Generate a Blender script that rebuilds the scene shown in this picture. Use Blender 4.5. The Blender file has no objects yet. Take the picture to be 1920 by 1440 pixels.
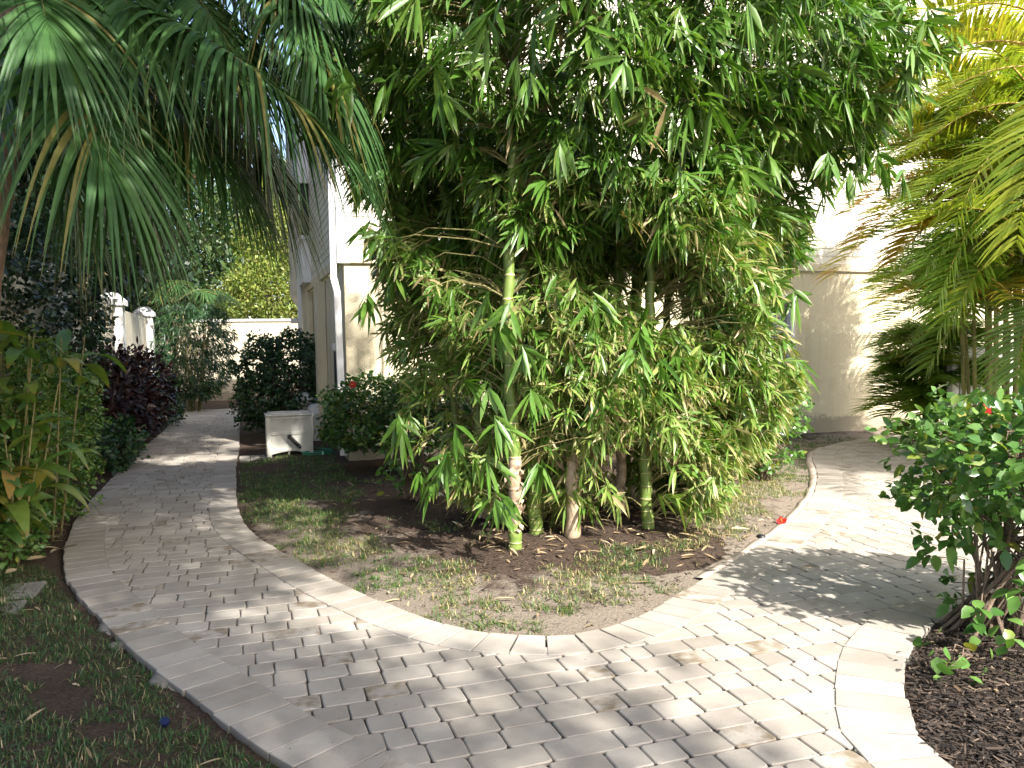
import bpy, math, random
import numpy as np
from mathutils import Vector, Matrix

random.seed(7)
RNG = np.random.default_rng(11)
SC = bpy.context.scene
COL = SC.collection
R = math.radians

# ------------------------------------------------------------------ camera, sky, sun, exposure
F, CAMH = 1500.0, 1.6
PITCH, ROLL = R(2.8), -0.0157
CAMROT = Matrix.Rotation(math.pi / 2 - PITCH, 3, 'X') @ Matrix.Rotation(ROLL, 3, 'Z')
cd = bpy.data.cameras.new('camera')
cam = bpy.data.objects.new('camera', cd)
COL.objects.link(cam)
cam.location = (0, 0, CAMH)
cam.rotation_euler = CAMROT.to_euler()
cd.sensor_width = 36
cd.lens = 36 * F / 1920
cd.clip_start, cd.clip_end = 0.05, 800
SC.camera = cam

SUN_EL, SUN_AZ = R(40), R(141)            # azimuth clockwise from +Y
SUNV = Vector((math.sin(SUN_AZ) * math.cos(SUN_EL), math.cos(SUN_AZ) * math.cos(SUN_EL), math.sin(SUN_EL)))
world = bpy.data.worlds.new('World')
SC.world = world
world.use_nodes = True
wn = world.node_tree
sky = wn.nodes.new('ShaderNodeTexSky')
sky.sky_type = 'NISHITA'
sky.sun_disc = False
sky.sun_elevation = SUN_EL
sky.sun_rotation = SUN_AZ
sky.air_density = 0.85
sky.dust_density = 2.0
warm = wn.nodes.new('ShaderNodeMix')
warm.data_type, warm.blend_type = 'RGBA', 'MULTIPLY'
warm.inputs[0].default_value = 1.0
warm.inputs[7].default_value = (1.05, 1.0, 0.92, 1)
wn.links.new(sky.outputs[0], warm.inputs[6])
wn.links.new(warm.outputs[2], wn.nodes['Background'].inputs[0])
wn.nodes['Background'].inputs[1].default_value = 0.15
sd = bpy.data.lights.new('sun', 'SUN')
sd.energy = 4.0
sd.angle = R(0.7)
sd.color = (1.0, 0.955, 0.87)
sun = bpy.data.objects.new('sun', sd)
COL.objects.link(sun)
sun.rotation_euler = SUNV.to_track_quat('Z', 'Y').to_euler()
SC.view_settings.view_transform = 'Standard'
SC.view_settings.look = 'None'
SC.view_settings.exposure = 1.6
SC.view_settings.gamma = 1
SC.view_settings.use_curve_mapping = False
SC.render.engine = 'CYCLES'
SC.cycles.use_denoising = True
SC.cycles.max_bounces = 6
SC.cycles.diffuse_bounces = 3
SC.cycles.transmission_bounces = 4
SC.cycles.transparent_max_bounces = 6
SC.cycles.glossy_bounces = 2
SC.cycles.caustics_reflective = False
SC.cycles.caustics_refractive = False

# ------------------------------------------------------------------ helpers
TH = R(18.6)
BX = np.array([math.cos(TH), math.sin(TH), 0.0])      # along the house front
AX = np.array([-math.sin(TH), math.cos(TH), 0.0])     # along the left walk


def uv(u, v, z=0.0):
    return BX * u + AX * v + np.array([0, 0, z])


def ray(px, py):
    return CAMROT @ Vector(((px - 960) / F, (720 - py) / F, -1))


def G(px, py, z=0.0):
    r = ray(px, py)
    t = (z - CAMH) / r.z
    return np.array([r.x * t, r.y * t, z])


def P(px, py, Y):
    r = ray(px, py)
    t = Y / r.y
    return np.array([r.x * t, Y, CAMH + r.z * t])


def nrm(a):
    a = np.asarray(a, float)
    return a / np.maximum(np.linalg.norm(a, axis=-1, keepdims=True), 1e-9)


def prof_lance(t):      # bamboo / grass like blade
    return np.clip(1.15 * np.sin(np.pi * np.clip(t, 0, 1) ** 0.75) ** 0.8, 0, 1) * (t < 0.999) + 0.02


def prof_oval(t):
    return np.sin(np.pi * np.clip(t * 0.96 + 0.02, 0, 1) ** 0.85) ** 0.75


def prof_blade(t):
    return np.clip(1.0 - t ** 1.8, 0.02, 1)


def prof_seg(t):
    return np.clip(np.minimum(0.45 + 1.6 * t, 1.12 * (1 - t ** 1.5)), 0.03, 1)


class MB:
    """collects geometry, then links it as ONE mesh object"""

    def __init__(s):
        s.v, s.q, s.ng, s.t, s.r, s.n, s.leafy = [], [], [], [], [], 0, False

    def add(s, V, Fs, t=None, r=None):
        V = np.asarray(V, float).reshape(-1, 3)
        n = len(V)
        if isinstance(Fs, np.ndarray):
            s.q.append(Fs + s.n)
        else:
            for f in Fs:
                s.ng.append([i + s.n for i in f])
        s.v.append(V)
        s.t.append(np.zeros(n) if t is None else np.broadcast_to(np.asarray(t, float), (n,)).copy())
        s.r.append(np.zeros(n) if r is None else np.broadcast_to(np.asarray(r, float), (n,)).copy())
        s.n += n

    def box(s, lo, hi, bev=0.0, r=0.0):
        x0, y0, z0 = lo
        x1, y1, z1 = hi
        b = min(bev, (x1 - x0) / 3, (y1 - y0) / 3, (z1 - z0) / 3)
        if b <= 0:
            V = [(x, y, z) for z in (z0, z1) for y in (y0, y1) for x in (x0, x1)]
            s.add(V, [(0, 2, 3, 1), (4, 5, 7, 6), (0, 1, 5, 4), (2, 6, 7, 3), (0, 4, 6, 2), (1, 3, 7, 5)], r=r)
            return
        # chamfered box: rings
        def ring(x0, x1, y0, y1, z, c):
            return [(x0 + c, y0, z), (x1 - c, y0, z), (x1, y0 + c, z), (x1, y1 - c, z), (x1 - c, y1, z), (x0 + c, y1, z), (x0, y1 - c, z), (x0, y0 + c, z)]
        rs = [ring(x0 + b, x1 - b, y0 + b, y1 - b, z0, b * .5), ring(x0, x1, y0, y1, z0 + b, b), ring(x0, x1, y0, y1, z1 - b, b), ring(x0 + b, x1 - b, y0 + b, y1 - b, z1, b * .5)]
        V = [p for q in rs for p in q]
        fs = [tuple(range(7, -1, -1)), tuple(range(24, 32))]
        for k in range(3):
            for i in range(8):
                j = (i + 1) % 8
                fs.append((k * 8 + i, k * 8 + j, k * 8 + 8 + j, k * 8 + 8 + i))
        s.add(V, fs, r=r)

    def tube(s, pts, rad, sides=6, t=None, r=0.0, cap=True):
        pts = np.asarray(pts, float)
        n = len(pts)
        rad = np.broadcast_to(np.asarray(rad, float), (n,))
        tan = nrm(np.gradient(pts, axis=0))
        ref = np.array([0, 0, 1.0]) if abs(tan[0][2]) < 0.9 else np.array([1.0, 0, 0])
        a = nrm(np.cross(tan, ref))
        b = np.cross(tan, a)
        an = np.arange(sides) * 2 * np.pi / sides
        V = pts[:, None, :] + rad[:, None, None] * (np.cos(an)[None, :, None] * a[:, None, :] + np.sin(an)[None, :, None] * b[:, None, :])
        i = np.arange(n - 1)[:, None] * sides
        j = np.arange(sides)[None, :]
        j2 = (j + 1) % sides
        q = np.stack([i + j, i + j2, i + sides + j2, i + sides + j], -1).reshape(-1, 4)
        tt = np.repeat(np.linspace(0, 1, n) if t is None else np.asarray(t, float), sides)
        base = s.n
        s.add(V.reshape(-1, 3), q, t=tt, r=r)
        if cap:
            s.ng.append([base + k for k in range(sides)][::-1])
            s.ng.append([base + (n - 1) * sides + k for k in range(sides)])

    def lathe(s, prof, c=(0, 0, 0), sides=20, r=0.0):
        c = np.asarray(c, float)
        an = np.arange(sides) * 2 * np.pi / sides
        V = np.array([[(c[0] + q * math.cos(a), c[1] + q * math.sin(a), c[2] + z) for a in an] for q, z in prof])
        n = len(prof)
        i = np.arange(n - 1)[:, None] * sides
        j = np.arange(sides)[None, :]
        j2 = (j + 1) % sides
        s.add(V.reshape(-1, 3), np.stack([i + j, i + j2, i + sides + j2, i + sides + j], -1).reshape(-1, 4), r=r)

    def leaves(s, Pb, D, N, L, W, droop=0.2, fold=0.15, prof=prof_lance, rows=4, cols=3, r=None, wave=0.0):
        s.leafy = True
        Pb = np.asarray(Pb, float).reshape(-1, 3)
        n = len(Pb)
        D = nrm(np.broadcast_to(np.asarray(D, float), (n, 3)))
        N = np.broadcast_to(np.asarray(N, float), (n, 3))
        S = nrm(np.cross(D, N) + 1e-6)
        N = np.cross(S, D)
        L = np.broadcast_to(np.asarray(L, float), (n,))
        W = np.broadcast_to(np.asarray(W, float), (n,))
        dr = np.broadcast_to(np.asarray(droop, float), (n,))
        r = RNG.random(n) if r is None else np.broadcast_to(np.asarray(r, float), (n,))
        tt = np.linspace(0, 1, rows)
        pw = prof(tt)
        out = np.zeros((n, rows, cols, 3))
        for k in range(rows):
            t = tt[k]
            c = Pb + D * (L * t * (1 - 0.25 * np.abs(dr) * t))[:, None]
            c = c + np.array([0, 0, -1.0]) * (L * dr * t * t)[:, None]
            if wave:
                c = c + N * (L * wave * math.sin(t * 6))[:, None]
            hw = (W * 0.5 * pw[k])[:, None]
            if cols == 3:
                out[:, k, 0] = c - S * hw + N * hw * fold * 2
                out[:, k, 1] = c
                out[:, k, 2] = c + S * hw + N * hw * fold * 2
            else:
                out[:, k, 0] = c - S * hw
                out[:, k, 1] = c + S * hw
        b = (np.arange(n) * rows * cols)[:, None, None]
        i = (np.arange(rows - 1) * cols)[None, :, None]
        j = np.arange(cols - 1)[None, None, :]
        o = b + i + j
        q = np.stack([o, o + 1, o + cols + 1, o + cols], -1).reshape(-1, 4)
        s.add(out.reshape(-1, 3), q, t=np.tile(np.repeat(tt, cols), n), r=np.repeat(r, rows * cols))

    def build(s, name, mat, parent=None, smooth=False, at=None):
        me = bpy.data.meshes.new(name)
        V = np.concatenate(s.v) if s.v else np.zeros((0, 3))
        if at is not None:
            V = V - np.asarray(at)
        q = np.concatenate(s.q) if s.q else np.zeros((0, 4), int)
        ngl = [len(f) for f in s.ng]
        loops = np.concatenate([q.reshape(-1), np.array([i for f in s.ng for i in f], int)]).astype(np.int32)
        starts = np.concatenate([np.arange(len(q)) * 4, len(q) * 4 + np.concatenate([[0], np.cumsum(ngl)[:-1]]) if ngl else np.zeros(0)]).astype(np.int32)
        me.vertices.add(len(V))
        me.vertices.foreach_set('co', V.astype(np.float32).ravel())
        me.loops.add(len(loops))
        me.loops.foreach_set('vertex_index', loops)
        me.polygons.add(len(starts))
        me.polygons.foreach_set('loop_start', starts)
        me.polygons.foreach_set('use_smooth', np.full(len(starts), bool(smooth or s.leafy)))
        me.update(calc_edges=True)
        for nm, arr in (('t', s.t), ('rnd', s.r)):
            a = me.attributes.new(nm, 'FLOAT', 'POINT')
            a.data.foreach_set('value', np.concatenate(arr).astype(np.float32))
        me.materials.append(mat)
        o = bpy.data.objects.new(name, me)
        COL.objects.link(o)
        if parent is not None:
            o.parent = parent
        elif at is not None:
            o.location = at
        return o


def tag(o, label=None, cat=None, group=None, kind=None):
    if label: o['label'] = label
    if cat: o['category'] = cat
    if group: o['group'] = group
    if kind: o['kind'] = kind
    return o


def thing(name, label, cat, loc=(0, 0, 0), rz=0.0, group=None):
    o = bpy.data.objects.new(name, None)
    o.empty_display_size = 0.2
    COL.objects.link(o)
    o.location = tuple(loc)
    o.rotation_euler = (0, 0, rz)
    return tag(o, label, cat, group)


# ------------------------------------------------------------------ materials
def newmat(name):
    m = bpy.data.materials.new(name)
    m.use_nodes = True
    nt = m.node_tree
    return m, nt, nt.nodes['Principled BSDF'], nt.nodes['Material Output']


def ramp(nt, stops, interp='LINEAR'):
    n = nt.nodes.new('ShaderNodeValToRGB')
    n.color_ramp.interpolation = interp
    el = n.color_ramp.elements
    while len(el) < len(stops):
        el.new(0.5)
    for e, (p, c) in zip(el, stops):
        e.position = p
        e.color = (*c, 1) if len(c) == 3 else c
    return n


def attr(nt, name):
    n = nt.nodes.new('ShaderNodeAttribute')
    n.attribute_name = name
    return n


def noise(nt, scale, detail=4, rough=0.6, coord=None):
    n = nt.nodes.new('ShaderNodeTexNoise')
    n.inputs['Scale'].default_value = scale
    n.inputs['Detail'].default_value = detail
    n.inputs['Roughness'].default_value = rough
    if coord is not None:
        nt.links.new(coord, n.inputs['Vector'])
    return n


def objco(nt):
    return nt.nodes.new('ShaderNodeTexCoord').outputs['Object']


def mixc(nt, fac, a, b, mode='MIX'):
    n = nt.nodes.new('ShaderNodeMix')
    n.data_type = 'RGBA'
    n.blend_type = mode
    for sock, val in ((0, fac), (6, a), (7, b)):
        if hasattr(val, 'is_linked'):
            nt.links.new(val, n.inputs[sock])
        elif sock == 0:
            n.inputs[0].default_value = val
        else:
            n.inputs[sock].default_value = (*val, 1)
    return n.outputs[2]


def bump(nt, b, height, strength=0.3, dist=0.02):
    n = nt.nodes.new('ShaderNodeBump')
    n.inputs['Strength'].default_value = strength
    n.inputs['Distance'].default_value = dist
    nt.links.new(height, n.inputs['Height'])
    nt.links.new(n.outputs[0], b.inputs['Normal'])


def leafmat(name, stops, tip=None, transl=0.3, rough=0.42, spec=0.5, tipat=0.8, base=None, tcol=1.5):
    m, nt, b, out = newmat(name)
    rp = ramp(nt, stops)
    nt.links.new(attr(nt, 'rnd').outputs['Fac'], rp.inputs[0])
    c = rp.outputs[0]
    ta = attr(nt, 't').outputs['Fac']
    if base is not None:
        r2 = ramp(nt, [(0.0, (1, 1, 1)), (0.25, (0, 0, 0))])
        nt.links.new(ta, r2.inputs[0])
        c = mixc(nt, r2.outputs[0], c, base)
    if tip is not None:
        r2 = ramp(nt, [(tipat, (0, 0, 0)), (min(tipat + 0.15, 1), (1, 1, 1))])
        nt.links.new(ta, r2.inputs[0])
        c = mixc(nt, r2.outputs[0], c, tip)
    nz = noise(nt, 14, 2)
    nt.links.new(objco(nt), nz.inputs['Vector'])
    rr = ramp(nt, [(0.3, (0.78, 0.78, 0.78)), (0.7, (1.12, 1.12, 1.12))])
    nt.links.new(nz.outputs[0], rr.inputs[0])
    c = mixc(nt, 1.0, c, rr.outputs[0], 'MULTIPLY')
    nt.links.new(c, b.inputs['Base Color'])
    b.inputs['Roughness'].default_value = rough
    b.inputs['Specular IOR Level'].default_value = spec
    tr = nt.nodes.new('ShaderNodeBsdfTranslucent')
    g = mixc(nt, 1.0, c, (tcol, tcol * 1.05, tcol * 0.45), 'MULTIPLY')
    nt.links.new(g, tr.inputs[0])
    mx = nt.nodes.new('ShaderNodeMixShader')
    mx.inputs[0].default_value = transl
    nt.links.new(b.outputs[0], mx.inputs[1])
    nt.links.new(tr.outputs[0], mx.inputs[2])
    nt.links.new(mx.outputs[0], out.inputs[0])
    return m


def plain(name, col, rough=0.6, var=0.12, scale=8, bstr=0.0, bscale=60, metal=0.0, dirt=None):
    m, nt, b, out = newmat(name)
    co = objco(nt)
    nz = noise(nt, scale, 5, 0.6, co)
    rp = ramp(nt, [(0.25, tuple(c * (1 - var) for c in col)), (0.75, tuple(min(1, c * (1 + var)) for c in col))])
    nt.links.new(nz.outputs[0], rp.inputs[0])
    c = rp.outputs[0]
    if dirt is not None:
        n2 = noise(nt, dirt[1], 6, 0.7, co)
        r2 = ramp(nt, [(dirt[2], (0, 0, 0)), (dirt[2] + 0.2, (1, 1, 1))])
        nt.links.new(n2.outputs[0], r2.inputs[0])
        c = mixc(nt, r2.outputs[0], c, dirt[0])
    nt.links.new(c, b.inputs['Base Color'])
    b.inputs['Roughness'].default_value = rough
    b.inputs['Metallic'].default_value = metal
    if bstr:
        bump(nt, b, noise(nt, bscale, 4, 0.6, co).outputs[0], bstr, 0.01)
    return m


def paver_mat():
    m, nt, b, out = newmat('concrete_paver')
    geo = nt.nodes.new('ShaderNodeNewGeometry')
    rp = ramp(nt, [(0.0, (0.325, 0.298, 0.268)), (0.3, (0.372, 0.342, 0.308)), (0.7, (0.402, 0.372, 0.338)), (1.0, (0.437, 0.405, 0.37))])
    nt.links.new(geo.outputs['Random Per Island'], rp.inputs[0])
    co = objco(nt)
    fine = noise(nt, 220, 3, 0.7, co)
    rf = ramp(nt, [(0.3, (0.86, 0.86, 0.86)), (0.7, (1.1, 1.1, 1.1))])
    nt.links.new(fine.outputs[0], rf.inputs[0])
    c = mixc(nt, 1.0, rp.outputs[0], rf.outputs[0], 'MULTIPLY')
    med = noise(nt, 5, 5, 0.6, co)
    rm = ramp(nt, [(0.3, (0.88, 0.87, 0.86)), (0.7, (1.08, 1.08, 1.08))])
    nt.links.new(med.outputs[0], rm.inputs[0])
    c = mixc(nt, 1.0, c, rm.outputs[0], 'MULTIPLY')
    # a few ochre stained stones, the stain covering only part of the stone
    rs = ramp(nt, [(0.0, (0, 0, 0)), (0.945, (0, 0, 0)), (0.955, (1, 1, 1))])
    nt.links.new(geo.outputs['Random Per Island'], rs.inputs[0])
    st = noise(nt, 9, 3, 0.6, co)
    r4 = ramp(nt, [(0.42, (0, 0, 0)), (0.62, (0.85, 0.85, 0.85))])
    nt.links.new(st.outputs[0], r4.inputs[0])
    mm = mixc(nt, 1.0, rs.outputs[0], r4.outputs[0], 'MULTIPLY')
    c = mixc(nt, mm, c, (0.20, 0.155, 0.10))
    big = noise(nt, 0.9, 6, 0.7, co)
    rb_ = ramp(nt, [(0.35, (0.84, 0.82, 0.78)), (0.6, (1.03, 1.02, 1.0))])
    nt.links.new(big.outputs[0], rb_.inputs[0])
    c = mixc(nt, 1.0, c, rb_.outputs[0], 'MULTIPLY')
    sp = noise(nt, 38, 2, 0.5, co)
    r5 = ramp(nt, [(0.745, (0, 0, 0)), (0.765, (1, 1, 1))])
    nt.links.new(sp.outputs[0], r5.inputs[0])
    c = mixc(nt, r5.outputs[0], c, (0.08, 0.07, 0.06))
    rj = ramp(nt, [(0.1, (0, 0, 0)), (0.7, (0.8, 0.8, 0.8))])
    nt.links.new(attr(nt, 't').outputs['Fac'], rj.inputs[0])
    c = mixc(nt, rj.outputs[0], c, (0.075, 0.062, 0.05))     # soil packed in the joints
    nt.links.new(c, b.inputs['Base Color'])
    b.inputs['Roughness'].default_value = 0.85
    b.inputs['Specular IOR Level'].default_value = 0.25
    bump(nt, b, fine.outputs[0], 0.35, 0.004)
    return m


def ground_mat():
    m, nt, b, out = newmat('soil')
    co = objco(nt)
    n1 = noise(nt, 60, 8, 0.75, co)
    mul = ramp(nt, [(0.3, (0.03, 0.02, 0.015)), (0.55, (0.10, 0.07, 0.053)), (0.75, (0.22, 0.165, 0.125))])
    nt.links.new(n1.outputs[0], mul.inputs[0])
    snd = ramp(nt, [(0.3, (0.16, 0.13, 0.105)), (0.55, (0.30, 0.25, 0.20)), (0.75, (0.44, 0.37, 0.30))])
    nt.links.new(n1.outputs[0], snd.inputs[0])
    n2 = noise(nt, 2.6, 5, 0.7, co)
    a = attr(nt, 'rnd')
    ad = nt.nodes.new('ShaderNodeMath')
    ad.operation = 'ADD'
    nt.links.new(a.outputs['Fac'], ad.inputs[0])
    nt.links.new(n2.outputs[0], ad.inputs[1])
    r3 = ramp(nt, [(0.45, (0, 0, 0)), (0.62, (1, 1, 1))])
    sb = nt.nodes.new('ShaderNodeMath')
    sb.operation = 'SUBTRACT'
    nt.links.new(ad.outputs[0], sb.inputs[0])
    sb.inputs[1].default_value = 0.5
    nt.links.new(sb.outputs[0], r3.inputs[0])
    c = mixc(nt, r3.outputs[0], mul.outputs[0], snd.outputs[0])
    nt.links.new(c, b.inputs['Base Color'])
    b.inputs['Roughness'].default_value = 0.95
    b.inputs['Specular IOR Level'].default_value = 0.15
    bump(nt, b, n1.outputs[0], 0.9, 0.03)
    return m


def stucco_mat(name, col, dirtz=True):
    m, nt, b, out = newmat(name)
    co = objco(nt)
    n1 = noise(nt, 1.3, 5, 0.6, co)
    rp = ramp(nt, [(0.3, tuple(c * 0.90 for c in col)), (0.7, tuple(c * 1.05 for c in col))])
    nt.links.new(n1.outputs[0], rp.inputs[0])
    c = rp.outputs[0]
    mp = nt.nodes.new('ShaderNodeMapping')
    mp.inputs['Scale'].default_value = (5, 5, 0.25)
    nt.links.new(co, mp.inputs[0])
    n5 = noise(nt, 1.6, 5, 0.7, mp.outputs[0])
    r5 = ramp(nt, [(0.52, (1, 1, 1)), (0.75, (0.80, 0.77, 0.70))])
    nt.links.new(n5.outputs[0], r5.inputs[0])
    c = mixc(nt, 1.0, c, r5.outputs[0], 'MULTIPLY')
    if dirtz:
        sx = nt.nodes.new('ShaderNodeSeparateXYZ')
        nt.links.new(co, sx.inputs[0])
        n3 = noise(nt, 7, 6, 0.7, co)
        ml = nt.nodes.new('ShaderNodeMath')
        ml.operation = 'MULTIPLY_ADD'
        ml.inputs[1].default_value = -0.55
        nt.links.new(n3.outputs[0], ml.inputs[0])
        nt.links.new(sx.outputs[2], ml.inputs[2])
        rz = ramp(nt, [(0.0, (0.7, 0.7, 0.7)), (0.06, (0, 0, 0))])
        nt.links.new(ml.outputs[0], rz.inputs[0])
        c = mixc(nt, rz.outputs[0], c, (0.22, 0.19, 0.14))
    nt.links.new(c, b.inputs['Base Color'])
    b.inputs['Roughness'].default_value = 0.9
    n2 = noise(nt, 55, 5, 0.65, co)
    bump(nt, b, n2.outputs[0], 0.45, 0.03)
    return m


def bark_mat(name, c0, c1, scale=12, stretch=0.15):
    m, nt, b, out = newmat(name)
    mp = nt.nodes.new('ShaderNodeMapping')
    mp.inputs['Scale'].default_value = (1, 1, stretch)
    nt.links.new(objco(nt), mp.inputs[0])
    n1 = noise(nt, scale, 7, 0.7, mp.outputs[0])
    rp = ramp(nt, [(0.3, c0), (0.7, c1)])
    nt.links.new(n1.outputs[0], rp.inputs[0])
    nt.links.new(rp.outputs[0], b.inputs['Base Color'])
    b.inputs['Roughness'].default_value = 0.9
    bump(nt, b, n1.outputs[0], 0.8, 0.03)
    return m


def culm_mat():
    m, nt, b, out = newmat('bamboo_culm')
    ta, ra = attr(nt, 't').outputs['Fac'], attr(nt, 'rnd').outputs['Fac']
    rp = ramp(nt, [(0.0, (0.10, 0.17, 0.03)), (0.5, (0.16, 0.23, 0.05)), (0.85, (0.20, 0.25, 0.06)), (0.93, (0.42, 0.37, 0.20)), (1.0, (0.50, 0.44, 0.27))])
    nt.links.new(ta, rp.inputs[0])
    n1 = noise(nt, 16, 5, 0.7, objco(nt))
    tan = ramp(nt, [(0.3, (0.26, 0.18, 0.12)), (0.55, (0.46, 0.35, 0.25)), (0.75, (0.60, 0.49, 0.37))])
    nt.links.new(n1.outputs[0], tan.inputs[0])
    c = mixc(nt, ra, rp.outputs[0], tan.outputs[0])
    nt.links.new(c, b.inputs['Base Color'])
    b.inputs['Roughness'].default_value = 0.45
    return m


M = {}
M['paver'] = paver_mat()
M['soil'] = ground_mat()
M['stucco'] = stucco_mat('cream_stucco', (0.68, 0.605, 0.43))
M['stucco_far'] = stucco_mat('cream_stucco_wall', (0.60, 0.54, 0.41))
M['siding'] = plain('cream_siding', (0.68, 0.64, 0.54), 0.55, 0.04, 2)
M['white'] = plain('white_paint', (0.74, 0.74, 0.73), 0.5, 0.05, 3, dirt=((0.45, 0.44, 0.40), 3, 0.62))
M['plastic'] = plain('white_plastic', (0.56, 0.55, 0.50), 0.45, 0.06, 4, dirt=((0.33, 0.31, 0.24), 5, 0.58))
M['concrete'] = plain('concrete', (0.36, 0.34, 0.31), 0.9, 0.2, 9, 0.5, 40)
M['lump'] = plain('old_concrete', (0.21, 0.195, 0.17), 0.95, 0.35, 14, 0.8, 50)
M['dark'] = plain('black_plastic', (0.012, 0.013, 0.016), 0.4, 0.2)
M['blue'] = plain('blue_plastic', (0.008, 0.015, 0.06), 0.35, 0.1)
M['hose'] = plain('green_rubber', (0.02, 0.16, 0.10), 0.4, 0.15)
M['brass'] = plain('brass', (0.3, 0.2, 0.07), 0.35, 0.1, metal=0.8)
M['glassdark'] = plain('dark_window_glass', (0.02, 0.025, 0.03), 0.08, 0.1)
M['blind'] = plain('grey_blind', (0.50, 0.50, 0.53), 0.6, 0.04, 2)
M['bark'] = bark_mat('oak_bark', (0.05, 0.038, 0.03), (0.17, 0.13, 0.10))
M['palmbark'] = bark_mat('palm_bark', (0.17, 0.11, 0.08), (0.42, 0.30, 0.22), 22, 0.6)
M['cane'] = bark_mat('palm_cane', (0.10, 0.11, 0.035), (0.27, 0.25, 0.10), 10, 0.3)
M['twig'] = bark_mat('shrub_stem', (0.11, 0.075, 0.05), (0.30, 0.22, 0.16), 30, 0.3)
M['btwig'] = bark_mat('bamboo_twig', (0.13, 0.14, 0.04), (0.32, 0.26, 0.12), 20, 0.3)
M['culm'] = culm_mat()
M['bamboo'] = leafmat('bamboo_leaf', [(0, (0.045, 0.12, 0.015)), (0.45, (0.085, 0.19, 0.026)), (0.85, (0.14, 0.24, 0.04)), (0.96, (0.2, 0.25, 0.06)), (1.0, (0.36, 0.28, 0.14))], tip=(0.34, 0.27, 0.12), tipat=0.86, transl=0.25, rough=0.38)
M['bamboolow'] = leafmat('bamboo_leaf_pale', [(0, (0.09, 0.20, 0.03)), (0.4, (0.165, 0.28, 0.05)), (0.75, (0.27, 0.34, 0.09)), (0.9, (0.30, 0.28, 0.11)), (1.0, (0.46, 0.36, 0.20))], tip=(0.42, 0.34, 0.17), tipat=0.78, transl=0.28, rough=0.42)  # yellower, drier lower leaves; colour also lifted so they look sunlit
M['sabal'] = leafmat('fan_palm_leaf', [(0, (0.032, 0.085, 0.026)), (0.6, (0.06, 0.14, 0.042)), (0.93, (0.10, 0.19, 0.045)), (1.0, (0.18, 0.17, 0.05))], tip=(0.20, 0.16, 0.06), tipat=0.9, transl=0.25, rough=0.42, spec=0.35)
M['areca'] = leafmat('areca_leaf', [(0, (0.06, 0.14, 0.018)), (0.4, (0.13, 0.22, 0.025)), (0.7, (0.32, 0.35, 0.04)), (0.88, (0.46, 0.38, 0.045)), (1.0, (0.46, 0.24, 0.03))], tip=(0.38, 0.27, 0.08), tipat=0.92, transl=0.45, rough=0.4)
M['hibiscus'] = leafmat('hibiscus_leaf', [(0, (0.045, 0.12, 0.025)), (0.5, (0.09, 0.20, 0.04)), (0.9, (0.15, 0.27, 0.065)), (1.0, (0.28, 0.26, 0.04))], transl=0.25, rough=0.3, spec=0.6)
M['hedge'] = leafmat('hedge_leaf', [(0, (0.02, 0.065, 0.015)), (0.5, (0.05, 0.125, 0.022)), (0.9, (0.10, 0.19, 0.04)), (1.0, (0.20, 0.2, 0.05))], transl=0.25, rough=0.38)
M['brighthedge'] = leafmat('bright_hedge_leaf', [(0, (0.05, 0.13, 0.025)), (0.5, (0.10, 0.21, 0.035)), (0.9, (0.17, 0.28, 0.06)), (1.0, (0.3, 0.27, 0.08))], transl=0.25, rough=0.36)
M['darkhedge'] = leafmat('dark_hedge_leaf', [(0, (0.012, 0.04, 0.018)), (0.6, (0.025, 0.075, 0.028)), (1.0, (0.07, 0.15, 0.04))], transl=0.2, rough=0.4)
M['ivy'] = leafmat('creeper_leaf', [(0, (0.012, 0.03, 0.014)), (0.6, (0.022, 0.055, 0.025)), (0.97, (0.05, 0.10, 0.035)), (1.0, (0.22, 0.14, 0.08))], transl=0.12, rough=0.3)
M['ti'] = leafmat('dark_red_leaf', [(0, (0.008, 0.004, 0.007)), (0.6, (0.017, 0.006, 0.009)), (0.95, (0.04, 0.012, 0.012)), (1.0, (0.10, 0.04, 0.02))], transl=0.2, rough=0.35)
M['ginger'] = leafmat('ginger_leaf', [(0, (0.05, 0.13, 0.035)), (0.5, (0.10, 0.21, 0.04)), (0.85, (0.20, 0.26, 0.045)), (0.95, (0.34, 0.29, 0.06)), (1.0, (0.30, 0.14, 0.05))], tip=(0.26, 0.15, 0.05), tipat=0.9, transl=0.3, rough=0.4)
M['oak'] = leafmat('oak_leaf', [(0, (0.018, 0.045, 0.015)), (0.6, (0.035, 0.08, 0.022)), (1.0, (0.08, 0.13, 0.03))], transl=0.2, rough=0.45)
M['farleaf'] = leafmat('sunny_tree_leaf', [(0, (0.12, 0.19, 0.035)), (0.6, (0.24, 0.31, 0.06)), (0.9, (0.32, 0.33, 0.09)), (1.0, (0.30, 0.23, 0.09))], transl=0.3, rough=0.5)
M['grass'] = leafmat('grass_blade', [(0, (0.04, 0.10, 0.02)), (0.5, (0.07, 0.155, 0.03)), (0.72, (0.16, 0.20, 0.06)), (0.82, (0.36, 0.30, 0.14)), (1.0, (0.46, 0.38, 0.20))], transl=0.25, rough=0.5, tip=(0.3, 0.26, 0.1), tipat=0.85)
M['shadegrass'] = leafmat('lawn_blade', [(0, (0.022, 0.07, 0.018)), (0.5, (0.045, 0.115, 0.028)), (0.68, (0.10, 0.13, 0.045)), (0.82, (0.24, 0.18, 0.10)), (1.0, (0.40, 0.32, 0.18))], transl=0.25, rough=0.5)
M['dry'] = leafmat('dry_leaf', [(0, (0.16, 0.10, 0.06)), (0.4, (0.32, 0.23, 0.13)), (0.8, (0.48, 0.38, 0.23)), (1.0, (0.58, 0.48, 0.32))], transl=0.15, rough=0.6)
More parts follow.
